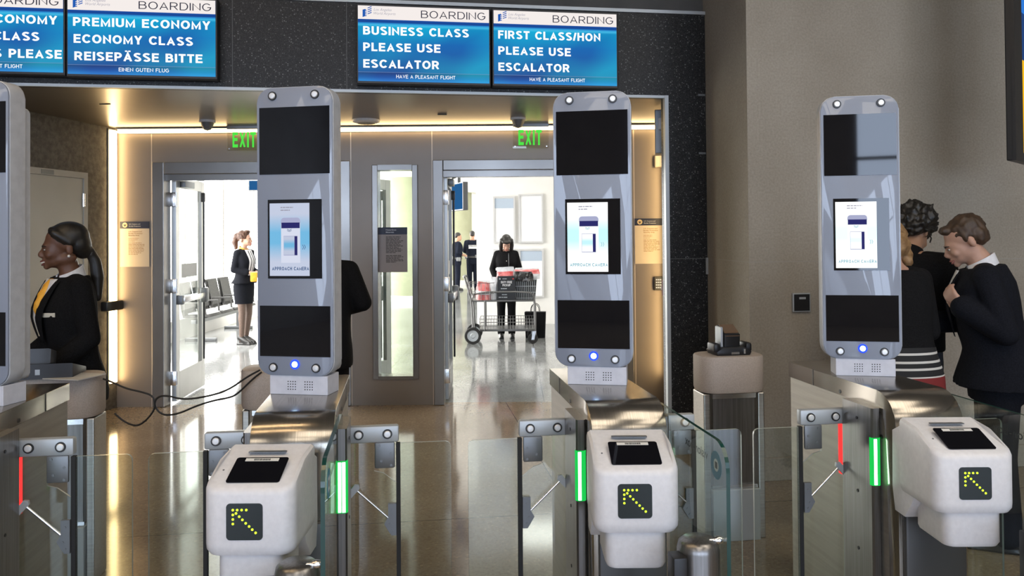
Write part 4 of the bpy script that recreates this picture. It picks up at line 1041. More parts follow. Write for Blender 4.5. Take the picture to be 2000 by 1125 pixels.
class Person:
    def __init__(s, label, x, y, rz, H=1.72, fem=False, lean=0., head=(0, 0, 0), arms=None, skin=None, vox=.009, legs=None, side=0., group=None, cat='person', z=0.):
        s.root = thing('person', label, cat, (x, y, z), R(rz), group); s.root.scale = (H / 1.72,) * 3
        s.fem, s.lean, s.vox = fem, R(lean), vox
        s.T = FEM if fem else MAL
        nb = Vector((0, -.012, 1.47))
        s.Mh = Matrix.Translation(nb) @ Matrix.Rotation(R(head[1]), 4, 'Z') @ Matrix.Rotation(-R(head[0]), 4, 'X') @ Matrix.Rotation(R(head[2]), 4, 'Y') @ Matrix.Translation(-nb)
        sh = .15 if fem else .178
        s.sh = sh
        dflt = lambda k: [(k * sh, -.005, 1.395), (k * (sh + .055), -.02, 1.12), (k * (sh + .06), .03, .88)]
        s.arms = [a or dflt(k) for a, k in zip(arms or (None, None), (-1, 1))]
        hip = .08 if fem else .088
        s.legs = legs or [[(k * hip, 0, .86), (k * (hip + .005), .012, .47), (k * (hip + .008), -.015, .085)] for k in (-1, 1)]
        s.skin = skin
        s.ar = (.042, .034, .024) if fem else (.05, .042, .029)
        s.lr = (.085, .055, .036) if fem else (.088, .06, .042)
    def bend(s, v):
        w = smst((v.z - .9) / .22)
        a = -s.lean * w
        y, z = v.y, v.z - .98
        return Vector((v.x, y * math.cos(a) - z * math.sin(a), .98 + y * math.sin(a) + z * math.cos(a))) if w > 0 else v
    def hand(s, mb, wr, d, nrm, curl=.6, k=1):
        wr, d, nrm = Vector(wr), Vector(d).normalized(), Vector(nrm).normalized()
        sd = d.cross(nrm).normalized(); nrm = sd.cross(d)
        P = lambda a, b, c: wr + d * a + sd * b + nrm * c
        mb.limb([P(0, 0, 0), P(.035, 0, 0)], [s.ar[2] * .95, .026], 10)
        for b in (-.026, -.009, .009, .026): mb.limb([P(.02, b * .7, 0), P(.082, b, 0)], [.0135, .012], 8)
        for b, L in ((-.03, .062), (-.0105, .078), (.0105, .074), (.03, .058)):
            pts = [P(.082, b, 0)]; an = 0
            for q in (.45, .32, .23):
                an += curl * .75; pts.append(pts[-1] + (d * math.cos(an) + nrm * math.sin(an)) * L * q)
            mb.limb(pts, [.0105, .0098, .009, .0075], 8)
        b0 = P(.02, .022 * k, .006); b1 = b0 + (d * .6 + sd * k * .75 + nrm * .3).normalized() * .04; b2 = b1 + (d * .85 + sd * k * .15 + nrm * .5).normalized() * .03
        mb.limb([b0, b1, b2, b2 + (b2 - b1) * .6], [.015, .0125, .0105, .008], 8)
    def body(s, smile=False, curl=.5, palms=None, hdir=None):
        mb = MB(); Mh = s.Mh
        hd = MB()
        hd.ell((0, -.014, 1.635), (.073, .095, .086), 24).ell((0, .036, 1.588), (.06, .062, .084), 24).ell((0, .04, 1.537), (.05, .056, .04), 20)
        hd.ell((0, .088, 1.510), (.02, .017, .016)).ell((0, .08, 1.618), (.044, .018, .012)).ell((0, .082, 1.548), (.03, .02, .022))
        hd.limb([(0, .092, 1.604), (0, .111, 1.576)], [.0085, .012], 12).ell((0, .109, 1.567), (.0185, .011, .009))
        for k in (-1, 1):
            hd.ell((k * .036, .067, 1.568), (.024, .022, .022)).ell((k * .074, -.024, 1.585), (.009, .018, .031)).ell((k * .036, .0, 1.54), (.026, .055, .032))
        hd.ell((0, .1005, 1.541), (.024, .010, .0065)).ell((0, .098, 1.529), (.02, .010, .0065))
        hd.bm.transform(Mh)
        mb._merge(hd.bm)
        nk = .05 if s.fem else .06
        top = Mh @ Vector((0, .0, 1.56))
        mb.limb([(0, -.015, 1.42), (0, -.012, 1.47), top], [nk * 1.15, nk, nk * .98], 16)
        loftz(mb, [(max(z, .83), cx, cy, rx - .012, ry - .012) for z, cx, cy, rx, ry in s.T[1:]])
        for i, (a, k) in enumerate(zip(s.arms, (-1, 1))):
            mb.limb(a, s.ar, 14)
            d = Vector(a[2]) - Vector(a[1])
            pn = palms[i] if palms else (-k * 1., .2, 0)
            s.hand(mb, a[2], hdir[i] if hdir else d, pn, curl, -k)
        for l in s.legs:
            mb.limb(l, s.lr, 14); c = Vector(l[1]) * .8 + Vector(l[2]) * .2 + Vector((0, -.016, 0)); mb.ell(c, (.041, .044, .12))
            an = Vector(l[2]); mb.limb([an, an + Vector((0, -.01, -.03)), an + Vector((0, .07, -.045))], [.034, .034, .026], 10)
        o = mb.remeshed('body', s.skin, s.root, s.vox, 3, s.bend)
        # eyes, brows, lips sit in the face
        f = lambda v: s.bend(Mh @ Vector(v))
        e = MB()
        for k in (-1, 1): e.ell((k * .031, .086, 1.598), (.0105, .0058, .0044), 12)
        e.deform(f).build('eyes', M_eye, s.root)
        e = MB()
        for k in (-1, 1):
            e.ell((k * .031, .0905, 1.598), (.0066, .0032, .0044), 10)
            e.tube([(k * .015, .0955, 1.614), (k * .032, .0935, 1.6195), (k * .05, .08, 1.614)], [.003, .0036, .002], 6)
        e.deform(f).build('brows_and_pupils', M_hairk, s.root)
        return o
    def lips(s, m, smile=False):
        f = lambda v: s.bend(s.Mh @ (Vector(v) + Vector((0, .006, 0)))); q = .005 if smile else 0.
        e = MB()
        e.tube([(-.026, .087, 1.5375 + q), (-.012, .1, 1.5405), (0, .1035, 1.5395), (.012, .1, 1.5405), (.026, .087, 1.5375 + q)], [.002, .0052, .0055, .0052, .002], 8)
        e.tube([(-.024, .086, 1.5345 + q), (-.012, .097, 1.5275 - q), (0, .1, 1.526 - q), (.012, .097, 1.5275 - q), (.024, .086, 1.5345 + q)], [.002, .0055, .006, .0055, .002], 8)
        e.deform(f).build('lips', m, s.root)
        if smile:
            t = MB(); t.tube([(-.024, .088, 1.536), (-.012, .099, 1.533), (0, .1025, 1.532), (.012, .099, 1.533), (.024, .088, 1.536)], [.003, .0055, .006, .0055, .003], 8); t.deform(f).build('teeth', M_teeth, s.root)
    def hair(s, parts, m, vox=.011, rough=0., freq=30, name='hair', it=2):
        mb = MB()
        for p in parts:
            if p[0] == 'e': mb.ell(p[1], p[2], 20)
            else: mb.limb(p[1], p[2], 14)
        def f(v):
            v = Vector(v)
            if rough:
                d = (v - Vector((0, -.01, 1.62))).normalized(); v = v + d * (noise.noise(v * freq) * rough + abs(noise.noise(v * freq * 2.3)) * rough * .6)
            return s.bend(s.Mh @ v)
        return mb.remeshed(name, m, s.root, vox, it, f)
    def top(s, m, z0=.84, inf=.018, name='jacket', flare=0., sleeve=1., cuff=.02, vox=None, extra=None, neck=1.445):
        mb = MB(); R_ = []
        zs = [z0 + (neck - z0) * i / 13 for i in range(14)]
        for z in zs:
            cx, cy, rx, ry = ring_at(s.T, z); fl = flare * max(0., (1.02 - z)) / max(.01, 1.02 - z0)
            R_.append((z, cx, cy, rx + inf + fl, ry + inf + fl))
        loftz(mb, R_, p=2.5)
        s.rings_ = R_
        for a, k in zip(s.arms, (-1, 1)):
            a = [Vector(q) for q in a]; r = [q + .011 + cuff * .2 for q in s.ar]
            e = a[1] + (a[2] - a[1]) * (sleeve if sleeve <= 1 else 1)
            mb.limb([(k * s.sh * .55, -.01, 1.405)] + [a[0], a[1], e], [r[0] * .95, r[0], r[1], r[1] + (r[2] + cuff * .35 - r[1]) * sleeve], 14)
        if extra: extra(mb)
        return mb.remeshed(name, m, s.root, vox or s.vox * 1.1, 2, s.bend)
    def trousers(s, m, inf=.014, hem=.035, name='trousers', top=1.0):
        mb = MB(); loftz(mb, [(z, *ring_at(s.T, z)) for z in (.755, .84, .9, top)], inf=inf - .002)
        for l in s.legs:
            l = [Vector(q) for q in l]
            mb.limb([l[0], l[1], l[2] + Vector((0, 0, hem - .03))], [s.lr[0] + inf * .5, s.lr[1] + inf, s.lr[2] + inf + .012], 14)
        return mb.remeshed(name, m, s.root, s.vox * 1.3, 2, s.bend)
    def skirt(s, m, z0, z1=1.04, inf=.012, taper=0., name='skirt'):
        mb = MB(); rg = []
        for i in range(12):
            z = z0 + (z1 - z0) * i / 11; cx, cy, rx, ry = ring_at(s.T, max(z, .84)); k = max(0., .84 - z)
            rg.append((z, cx, cy, rx + inf - taper * k, ry + inf - taper * k * .4))
        loftz(mb, rg, n=40, p=2.2).deform(s.bend)
        return mb.build(name, m, s.root, ang=60)
    def shoes(s, m, heel=0.):
        for l in s.legs:
            an = Vector(l[2]); mb = MB(); b = Vector((an.x, an.y, 0))
            mb.limb([b + Vector((0, -.025, .05 + heel)), b + Vector((0, .06, .04 + heel * .4)), b + Vector((0, .15, .028))], [.046, .048, .034], 12)
            mb.box((b.x, b.y + .055, .01), (.085, .26, .02), .008)
            if heel: mb.cyl(b + Vector((0, -.035, 0)), b + Vector((0, -.03, .05 + heel)), .01, .02, 10)
            mb.remeshed('shoe', m, s.root, .009, 1, None)
    def patch(s, m, z0, z1, wf, off, name, x0=0., nz=14, nx=8, back=False, thick=.002, rings=None):
        """piece of cloth or badge that follows the front (or back) of the outermost garment"""
        rg = rings or s.rings_; mb = MB(); G = []
        for i in range(nz + 1):
            z = z0 + (z1 - z0) * i / nz; cx, cy, rx, ry = ring_at(rg, z); w = wf((z - z0) / (z1 - z0)); xc = x0((z - z0) / (z1 - z0)) if callable(x0) else x0; row = []
            for j in range(nx + 1):
                x = xc + w * (2 * j / nx - 1); q = min(abs((x - cx) / (rx)), .985)
                y = cy + (ry + off) * (1 - q ** 2.5) ** (1 / 2.5) * (-1 if back else 1)
                row.append(mb.bm.verts.new(s.bend(Vector((x, y, z)))))
            G.append(row)
        for i in range(nz):
            for j in range(nx): mb.bm.faces.new((G[i][j], G[i][j + 1], G[i + 1][j + 1], G[i + 1][j]))
        o = mb.build(name, m, s.root)
        sm = o.modifiers.new('thickness', 'SOLIDIFY'); sm.thickness = thick; sm.offset = 0
        return o
    def collar(s, m, r=.068, z=1.452, h=.04, name='collar', gap=40, tilt=.3):
        mb = MB(); L = []
        for i in range(25):
            a = R(90 + gap + (360 - 2 * gap) * i / 24); c, q = math.cos(a), math.sin(a)
            zz = z - .012 - q * .02 * (1 + tilt)
            o = [((r + .016) * c, -.012 + (r + .014) * q, zz - h * .35), ((r + .004) * c, -.012 + (r + .002) * q, zz + h), ((r - .003) * c, -.012 + (r - .005) * q, zz + h), ((r + .006) * c, -.012 + (r + .005) * q, zz - h * .35)]
            L.append(o)
        mb.rings(L).deform(s.bend)
        return mb.build(name, m, s.root)

M_eye = mat('eye_white', (.6, .58, .55), .3); M_teeth = mat('teeth', (.75, .72, .66), .35)
M_hairk = noisy('hair_black', (.008, .007, .006), (.02, .017, .014), 40, .45, stretch=(1, 1, .2))
M_hairb = noisy('hair_brown', (.035, .02, .011), (.07, .04, .022), 50, .55, stretch=(1, 1, .3))
M_hairr = noisy('hair_auburn', (.035, .012, .005), (.075, .028, .011), 40, .6)
M_hairy = noisy('hair_blonde', (.2, .11, .045), (.33, .2, .09), 40, .55)
M_skd = noisy('skin_deep', (.115, .05, .028), (.145, .066, .037), 9, .45)
M_skl = noisy('skin_light', (.44, .25, .175), (.5, .3, .215), 9, .5)
M_skm = noisy('skin_medium', (.36, .2, .125), (.42, .24, .155), 9, .5)
M_suit = noisy('cloth_black', (.006, .006, .0065), (.011, .011, .012), 160, .9)
M_navyc = noisy('cloth_navy', (.006, .0068, .0095), (.011, .012, .017), 160, .9)
M_polc = noisy('police_navy', (.005, .007, .014), (.01, .013, .024), 90, .9)
M_shirt = noisy('shirt_white', (.68, .68, .7), (.74, .74, .76), 60, .7)
M_scarf = noisy('scarf_yellow', (.75, .33, .02), (.85, .43, .04), 25, .6)
for _m in (M_suit, M_navyc, M_polc): _m.node_tree.nodes['Principled BSDF'].inputs['Specular IOR Level'].default_value = .12
M_jean = noisy('denim', (.03, .045, .07), (.05, .07, .1), 90, .8)
M_lipd = mat('lip_deep', (.16, .05, .04), .4); M_lipl = mat('lip_rose', (.4, .14, .12), .45)
M_stock = noisy('dark_stockings', (.1, .065, .05), (.13, .085, .065), 60, .6)
M_shoe = mat('shoe_black', (.012, .012, .012), .35)

# smiling attendant at the left, seen in profile
a = Person('smiling attendant in a dark blazer and yellow scarf, black ponytail, facing left', -2.27, 4.1, 138, 1.695, True, 3, (4, -19, 0),
           [[(-.15, -.005, 1.39), (-.2, -.02, 1.13), (-.15, .16, 1.0)], [(.15, -.005, 1.39), (.2, -.0, 1.13), (.13, .18, 1.02)]], M_skd, .0068)
a.body(smile=True); a.lips(M_lipd, True)
a.hair([('e', (0, -.028, 1.648), (.08, .1, .084)), ('e', (0, -.065, 1.605), (.073, .066, .066)), ('l', [(-.03, .045, 1.695), (.03, .045, 1.695)], [.017, .017]), ('l', [(-.056, .035, 1.68), (-.07, .0, 1.65), (-.073, -.03, 1.62)], [.018, .018, .016]), ('l', [(.056, .035, 1.68), (.07, .0, 1.65), (.073, -.03, 1.62)], [.018, .018, .016]), ('l', [(0, -.085, 1.57), (0, -.115, 1.555)], [.045, .03])], M_hairk, .009)
a.hair([('e', (0, -.118, 1.55), (.03, .028, .03)), ('l', [(0, -.12, 1.55), (.005, -.135, 1.5), (.005, -.135, 1.42), (0, -.125, 1.31)], [.026, .03, .033, .018])], M_hairk, .009, name='ponytail')
a.top(M_suit, .80, .022, 'blazer', flare=.015, cuff=.03)
a.patch(M_shirt, 1.16, 1.44, lambda t: .006 + .068 * t, .012, 'shirt_front')
[a.patch(M_suit, 1.12, 1.43, lambda t: .01 + .022 * math.sin(t * PI), .018, 'lapel', x0=lambda t, k=k: k * (.022 + .066 * t), nx=4) for k in (-1, 1)]
a.collar(M_shirt, .062, 1.448, .042, 'shirt_collar', 22)
sc = MB(); sc.limb([(0, .08, 1.42), (-.008, .112, 1.375), (-.014, .142, 1.31), (-.022, .15, 1.25)], [.024, .026, .032, .012], 10).limb([(-.025, .058, 1.43), (0, .078, 1.418), (.025, .058, 1.43)], [.014, .02, .014], 10).limb([(.01, .11, 1.38), (.028, .14, 1.31)], [.018, .02], 10)
sc.remeshed('scarf', M_scarf, a.root, .008, 2, lambda v: a.bend(Vector((v.x, v.y + noise.noise(Vector(v) * 28) * .008, v.z))))
tg = MB(); tg.box((0, 0, 0), (.075, .006, .022), .002, M=Matrix.Translation((-.1, .131, 1.265)) @ Matrix.Rotation(R(30), 4, 'Z')); tg.deform(a.bend).build('name_tag', mat('tag_cream', (.65, .62, .52), .5), a.root)
MB().ell((-.082, -.018, 1.553), .0075, 12).deform(lambda v: a.bend(a.Mh @ Vector(v))).build('earring', M_teeth, a.root)
a.trousers(M_suit); a.shoes(M_shoe)

# woman by the seats
b = Person('woman in a dark skirt suit and yellow scarf standing by the hall seats', -4.1, 12.15, -112, 1.72, True, 0, (2, 18, 0),
           [[(-.15, -.005, 1.39), (-.2, -.03, 1.14), (-.06, .19, 1.09)], [(.15, -.005, 1.39), (.2, -.03, 1.14), (.06, .2, 1.09)]], M_skl, .009, legs=[[(-.085, 0, .86), (-.075, .02, .47), (-.055, -.015, .1)], [(.085, 0, .86), (.075, .02, .47), (.055, -.01, .1)]])
b.lr = (.078, .049, .033)
b.body(palms=[(1, .2, -.3), (-1, .2, -.3)]); b.lips(M_lipl)
b.hair([('e', (0, -.025, 1.65), (.085, .098, .09)), ('e', (0, -.12, 1.65), (.05, .05, .05)), ('l', [(0, -.13, 1.64), (0, -.15, 1.55), (0, -.13, 1.47)], [.045, .045, .03]), ('e', (0, .03, 1.715), (.06, .05, .03))], M_hairr, .012, .012, 40)
b.top(M_navyc, .93, .02, 'blazer', flare=.03, sleeve=.7)
b.patch(M_shirt, 1.05, 1.44, lambda t: .05 + .02 * t, .006, 'shirt_front'); b.collar(M_scarf, .064, 1.45, .04, 'scarf', 5)
b.patch(M_shoe, 1.08, 1.43, lambda t: .006, .012, 'lanyard', x0=.02, nx=2); b.patch(M_shoe, 1.08, 1.43, lambda t: .006, .012, 'lanyard', x0=-.03, nx=2)
b.skirt(M_navyc, .62, 1.0, .014, .16)
lg = MB()
for l in b.legs: lg.limb([Vector(l[0]), Vector(l[1]), Vector(l[2])], [.08, .051, .035], 14); lg.ell(Vector(l[1]) * .8 + Vector(l[2]) * .2 + Vector((0, -.016, 0)), (.043, .046, .12))
lg.remeshed('stockings', M_stock, b.root, .01, 2, None); b.shoes(M_shoe, .05)
tag(MB().box((0, 0, 0), (.1, .03, .14), .012).build('yellow_pouch', M_scarf, loc=(-3.90, 11.98, 1.03), rz=R(20)), 'small yellow folded pouch held by the woman near the seats', 'pouch')

# woman behind the duty free cart
c = Person('woman in black with a dark bob, looking down behind the duty free cart', -.1, 12.66, 183, 1.66, True, 10, (26, 0, 0),
           [[(-.15, -.005, 1.39), (-.22, .02, 1.14), (-.15, .2, 1.0)], [(.15, -.005, 1.39), (.23, .0, 1.14), (.17, .17, .98)]], M_skl, .01)
c.body(); c.lips(M_lipl)
c.hair([('e', (0, -.025, 1.648), (.086, .1, .09)), ('l', [(-.075, .01, 1.66), (-.088, .012, 1.56), (-.085, .02, 1.47)], [.04, .036, .03]), ('l', [(.075, .01, 1.66), (.088, .012, 1.56), (.085, .02, 1.47)], [.04, .036, .03]), ('e', (0, -.07, 1.55), (.085, .06, .11)), ('l', [(-.05, .075, 1.672), (0, .088, 1.668), (.05, .075, 1.672)], [.024, .026, .024])], M_hairk, .011)
c.top(M_suit, .86, .02, 'black_top', flare=.02); c.trousers(M_suit); c.shoes(M_shoe)
bt = MB()
for z in (1.3, 1.24, 1.18, 1.12): bt.ell((0, .14, z), (.007, .006, .007), 8)
bt.deform(c.bend).build('buttons', M_teeth, c.root)
c.patch(M_zinc_d, 1.12, 1.42, lambda t: .004, .014, 'lanyard', x0=-.035, nx=2)

# two officers far down the hall
def officer(label, x, y, rz, H, arms, hat=False, back=False):
    o = Person(label, x, y, rz, H, False, 3, (12, 0, 0), arms, M_skm, .014)
    o.body()
    o.hair([('e', (0, -.03, 1.652), (.08, .094, .082)), ('e', (0, -.07, 1.6), (.07, .05, .05))], M_hairk, .014)
    o.top(M_polc, .92, .03, 'uniform_vest', sleeve=.45); o.trousers(M_polc, .02); o.shoes(M_shoe)
    g = MB(); loftz(g, [(.93, *ring_at(MAL, .93)), (.985, *ring_at(MAL, .98))], inf=.04); g.deform(o.bend).build('duty_belt', M_black, o.root)
    h = MB(); h.box((.2, 0, .93), (.07, .12, .12), .02).box((-.2, .02, .95), (.06, .1, .1), .02).box((.1, -.16, .97), (.08, .05, .09), .015); h.deform(o.bend).build('belt_pouches', M_zinc_d, o.root)
    if back:
        o.patch(M_shirt, 1.19, 1.3, lambda t: .125, .012, 'back_panel', back=True, nz=4)
        mp = lambda u, v: o.bend(Vector((-u, -.173, v)))
        lettering([('POLICE', .105, 1.252, .21, .04, dict(t=.2, align='R')), ('', 0, 0, 1, 1)][:1], M_polc, o.root, 0, 'lettering', mapf=lambda u, v: o.bend(Vector((u - .0, -.176, v))))
    return o
officer('dark uniformed officer facing right, far down the hall beside the pale column', -1.68, 24.0, -70, 1.74, [[(-.18, 0, 1.39), (-.23, -.03, 1.14), (-.12, .18, 1.08)], [(.18, 0, 1.39), (.23, -.03, 1.14), (.12, .2, 1.06)]])
officer('officer with white POLICE lettering on the back, beside the white wall edge', -1.22, 24.4, 8, 1.79, [[(-.18, 0, 1.39), (-.24, .02, 1.13), (-.13, .2, 1.08)], [(.18, 0, 1.39), (.24, .02, 1.13), (.13, .2, 1.08)]], back=True)

# dark suited figure half hidden behind a tower
p = Person('person in a black suit seen from behind, half hidden by the left doorway tower', -1.265, 5.25, 4, 1.72, False, 4, (22, 0, 0),
           [[(-.18, 0, 1.395), (-.25, .0, 1.14), (-.12, .2, 1.12)], [(.18, 0, 1.395), (.272, .0, 1.18), (.12, .2, 1.14)]], M_skm, .011)
p.body(); p.hair([('e', (0, -.03, 1.652), (.084, .098, .086)), ('e', (0, -.07, 1.6), (.074, .055, .06))], M_hairk, .012)
p.top(M_suit, .76, .03, 'suit_jacket', flare=.02, cuff=.03); p.trousers(M_suit, .02); p.shoes(M_shoe); p.collar(M_shirt, .068, 1.45, .035, 'shirt_collar', 40)

# group at the right
g1 = Person('woman with blonde hair, black top and striped hem, seen from behind', 1.91, 3.93, 6, 1.71, True, 8, (44, -10, 11),
            [[(-.15, 0, 1.39), (-.2, .02, 1.13), (-.1, .2, 1.1)], [(.15, 0, 1.39), (.195, .03, 1.13), (.1, .2, 1.12)]], M_skl, .009)
g1.body(); g1.lips(M_lipl)
g1.hair([('e', (0, -.03, 1.648), (.094, .105, .095)), ('e', (0, -.06, 1.57), (.09, .07, .08)), ('l', [(-.08, .0, 1.62), (-.085, .01, 1.53)], [.035, .03]), ('l', [(.08, .0, 1.62), (.085, .01, 1.53)], [.035, .03])], M_hairy, .011, .012, 30)
g1.top(M_suit, 1.03, .034, 'black_top', cuff=.03, neck=1.43)
m = mat('striped_hem', (.02, .02, .02), .8); n, l, bs = NT(m)
tc = n.new('ShaderNodeTexCoord'); sp = n.new('ShaderNodeSeparateXYZ'); l.new(tc.outputs['Generated'], sp.inputs[0])
K, Wt, Rd = (.012, .012, .013), (.62, .6, .56), (.2, .018, .018)
r = ramp(n, [(0, Rd), (.33, Wt), (.36, K), (.5, Wt), (.55, K), (.65, Wt), (.70, K), (.83, Wt), (.88, K)]); r.color_ramp.interpolation = 'CONSTANT'
l.new(sp.outputs[2], r.inputs[0]); l.new(r.outputs[0], bs.inputs['Base Color'])
g1.skirt(m, .854, 1.053, .04, -.02, 'striped_hem')
g1.trousers(M_suit, .01); g1.shoes(M_shoe)
g2 = Person('man with curly black hair in a dark jacket and jeans, bending right', 2.27, 4.58, -48, 1.77, False, 7, (28, 4, 0),
            [[(-.18, 0, 1.395), (-.22, .06, 1.14), (-.1, .25, 1.1)], [(.18, 0, 1.395), (.22, .06, 1.14), (.1, .26, 1.1)]], M_skm, .009)
g2.body(); g2.lips(M_lipl)
g2.hair([('e', (0, -.02, 1.672), (.108, .122, .1)), ('e', (0, -.075, 1.605), (.094, .07, .07)), ('e', (0, .06, 1.7), (.085, .05, .05))], M_hairk, .009, .03, 34)
gb = MB()
for k in (-1, 1): gb.tube([(k * .08, -.02, 1.598), (k * .076, .06, 1.603), (k * .06, .1, 1.603)], .004, 6)
gb.deform(lambda v: g2.bend(g2.Mh @ Vector(v))).build('glasses', M_black, g2.root)
g2.top(M_suit, .92, .03, 'jacket', cuff=.03); g2.trousers(M_jean, .02); g2.shoes(M_shoe); g2.collar(M_suit, .068, 1.45, .04, 'jacket_collar', 40)
g3 = Person('man with short brown hair in a long dark coat, looking down, facing left', 2.505, 4.12, 66, 1.71, False, 9, (20, 0, 0),
            [[(-.182, 0, 1.395), (-.25, -.03, 1.12), (-.215, .125, 1.265)], [(.182, 0, 1.395), (.23, .03, 1.14), (.1, .28, 1.18)]], M_skl, .0068)
g3.body(palms=[(.8, -.5, .2), (-1, .1, -.1)], curl=.75, hdir=[(.15, .55, .8), (-.3, .9, .3)]); g3.lips(M_lipl)
g3.hair([('e', (0, -.034, 1.65), (.08, .096, .086)), ('e', (0, -.07, 1.6), (.074, .055, .055)), ('l', [(-.04, .055, 1.692), (.04, .055, 1.692)], [.022, .022]), ('l', [(-.073, -.005, 1.635), (-.07, -.005, 1.6)], [.012, .008]), ('l', [(.073, -.005, 1.635), (.07, -.005, 1.6)], [.012, .008])], M_hairb, .009, .01, 40)
g3.top(M_navyc, .83, .038, 'coat', flare=.05, cuff=.04)
g3.patch(M_shirt, 1.18, 1.445, lambda t: .008 + .055 * t, .012, 'shirt_front'); g3.collar(M_shirt, .068, 1.455, .042, 'shirt_collar', 24)
[g3.patch(M_navyc, 1.1, 1.43, lambda t: .01 + .024 * math.sin(t * PI), .018, 'lapel', x0=lambda t, k=k: k * (.022 + .066 * t), nx=4) for k in (-1, 1)]
g3.trousers(M_navyc, .024); g3.shoes(M_shoe)

# ------------------------------------------------------------------ duty free cart and its load
M_tube = mat('cart_tube', (.16, .16, .16), .35, .6)
def duty_cart():
    t = thing('utility_cart', 'grey metal utility cart with big black wheels before the woman in black', 'cart', (-.14, 12.2, 0))
    x0, x1, yf, yb = -.48, .48, -.25, .25
    tr = MB(); tr.span((x0, yf, .63), (x1, yb, .655), .008); tr.build('upper_tray', M_tube, t)
    MB().span((x0 + .12, yf, .185), (x1, yb, .215), .008).build('lower_tray', M_tube, t)
    for y in (yf, yb):
        MB().tube([(x0 - .1, y, 1.0), (x0 - .02, y, .72), (x0, y, .64), (x0 + .02, y, .3), (x0 + .02, y, .12)], .014, 8, smooth=1).build('handle_post', M_tube, t)
        MB().tube([(x1, y, .08), (x1, y, .72), (x1 - .1, y, .78), (x0 + .05, y, .775), (x0, y, .66)], .014, 8, smooth=1).build('side_rail', M_tube, t)
        MB().tube([(x0 + .2, y, .2), (x0 + .2, y, .65)], .012, 8).build('post', M_tube, t)
    MB().tube([(x0 - .1, yf, 1.0), (x0 - .12, yf + .05, 1.01), (x0 - .12, yb - .05, 1.01), (x0 - .1, yb, 1.0)], .016, 8, smooth=1).build('push_handle', M_tube, t)
    b = MB()
    for z in (.215, .27, .32, .37):
        b.tube([(x0 + .12, yf, z), (x1, yf, z), (x1, yb, z), (x0 + .12, yb, z), (x0 + .12, yf, z)], .004, 5)
    for i in range(21):
        x = x0 + .12 + (x1 - x0 - .12) * i / 20
        for y in (yf, yb): b.cyl((x, y, .21), (x, y, .37), .0028, seg=5)
    b.build('wire_basket', M_tube, t)
    for y in (yf - .03, yb + .03):
        w = MB().lathe([(.085, -.022), (.118, -.022), (.126, -.012), (.126, .012), (.118, .022), (.085, .022)], (x0 + .02, y, .126), 28, 'Y').build('wheel', M_rubber, t)
        MB().lathe([(.0005, -.014), (.03, -.018), (.04, -.01), (.086, -.014), (.086, .014), (.0005, .014)], (x0 + .02, y, .126), 24, 'Y').build('wheel_disc', M_zinc, w)
        c = MB().lathe([(.03, -.018), (.07, -.018), (.076, -.01), (.076, .01), (.07, .018), (.03, .018)], (x1 - .04, y * .92, .077), 22, 'Y').build('caster', M_rubber, t)
        MB().prism([(x1 - .06, .06), (x1 - .02, .06), (x1 + .01, .19), (x1 - .05, .19)], y * .92 - .024, y * .92 - .02, 'Y').prism([(x1 - .06, .06), (x1 - .02, .06), (x1 + .01, .19), (x1 - .05, .19)], y * .92 + .02, y * .92 + .024, 'Y').build('caster_fork', M_chrome, c, smooth=False)
duty_cart()
t = thing('duty_free_sign', 'black DUTY FREE PICKUP sign standing on the utility cart', 'sign', (-.09, 11.98, .656))
MB().span((-.137, -.01, 0), (.137, .01, .36), .004).build('sign_board', M_black, t, smooth=False)
MB().span((-.1, .01, 0), (-.06, .03, .02)).span((.06, .01, 0), (.1, .03, .02)).build('sign_foot', M_black, t, smooth=False)
lettering([('DUTY FREE', -.083, .25, .166, .034, dict(t=.2)), ('PICKUP', -.06, .205, .12, .034, dict(t=.2))], M_shirt, t, -.011)
b = MB(); wordlines(b, -.085, .1, .16, .18, 1, .014, -.0105); wordlines(b, -.11, .13, .12, .14, 1, .012, -.0105); wordlines(b, -.07, .08, .07, .09, 1, .012, -.0105); wordlines(b, -.12, .14, .03, .05, 1, .012, -.0105); wordlines(b, -.06, .07, .31, .325, 1, .01, -.0105)
b.build('small_print', M_zinc, t, smooth=False)
for x, m in ((-.1, M_zinc), (.1, M_red if False else mat('sign_red', (.4, .03, .03), .5))): MB().box((x, -.011, .318), (.022, .002, .022), M=Matrix.Identity(4)).build('sign_mark', m, t, smooth=False)
M_wire = mat('bin_wire', (.1, .1, .1), .5, .4)
t = thing('wire_bin', 'black wire bin with dark lining on the right of the cart', 'bin', (.2, 12.17, .656))
MB().prism([(-.14, 0), (.14, 0), (.165, .3), (-.165, .3)], -.14, .14, 'Y').build('bin_lining', M_black, t, smooth=False)
b = MB()
for i in range(12):
    k = -1 + 2 * i / 11; b.cyl((k * .142, -.146, 0), (k * .168, -.146, .31), .004, seg=5)
for z in (.02, .11, .2, .3): b.cyl((-.142 - z * .08, -.146, z), (.142 + z * .08, -.146, z), .004, seg=5)
b.build('bin_wires', M_zinc, t, smooth=False)
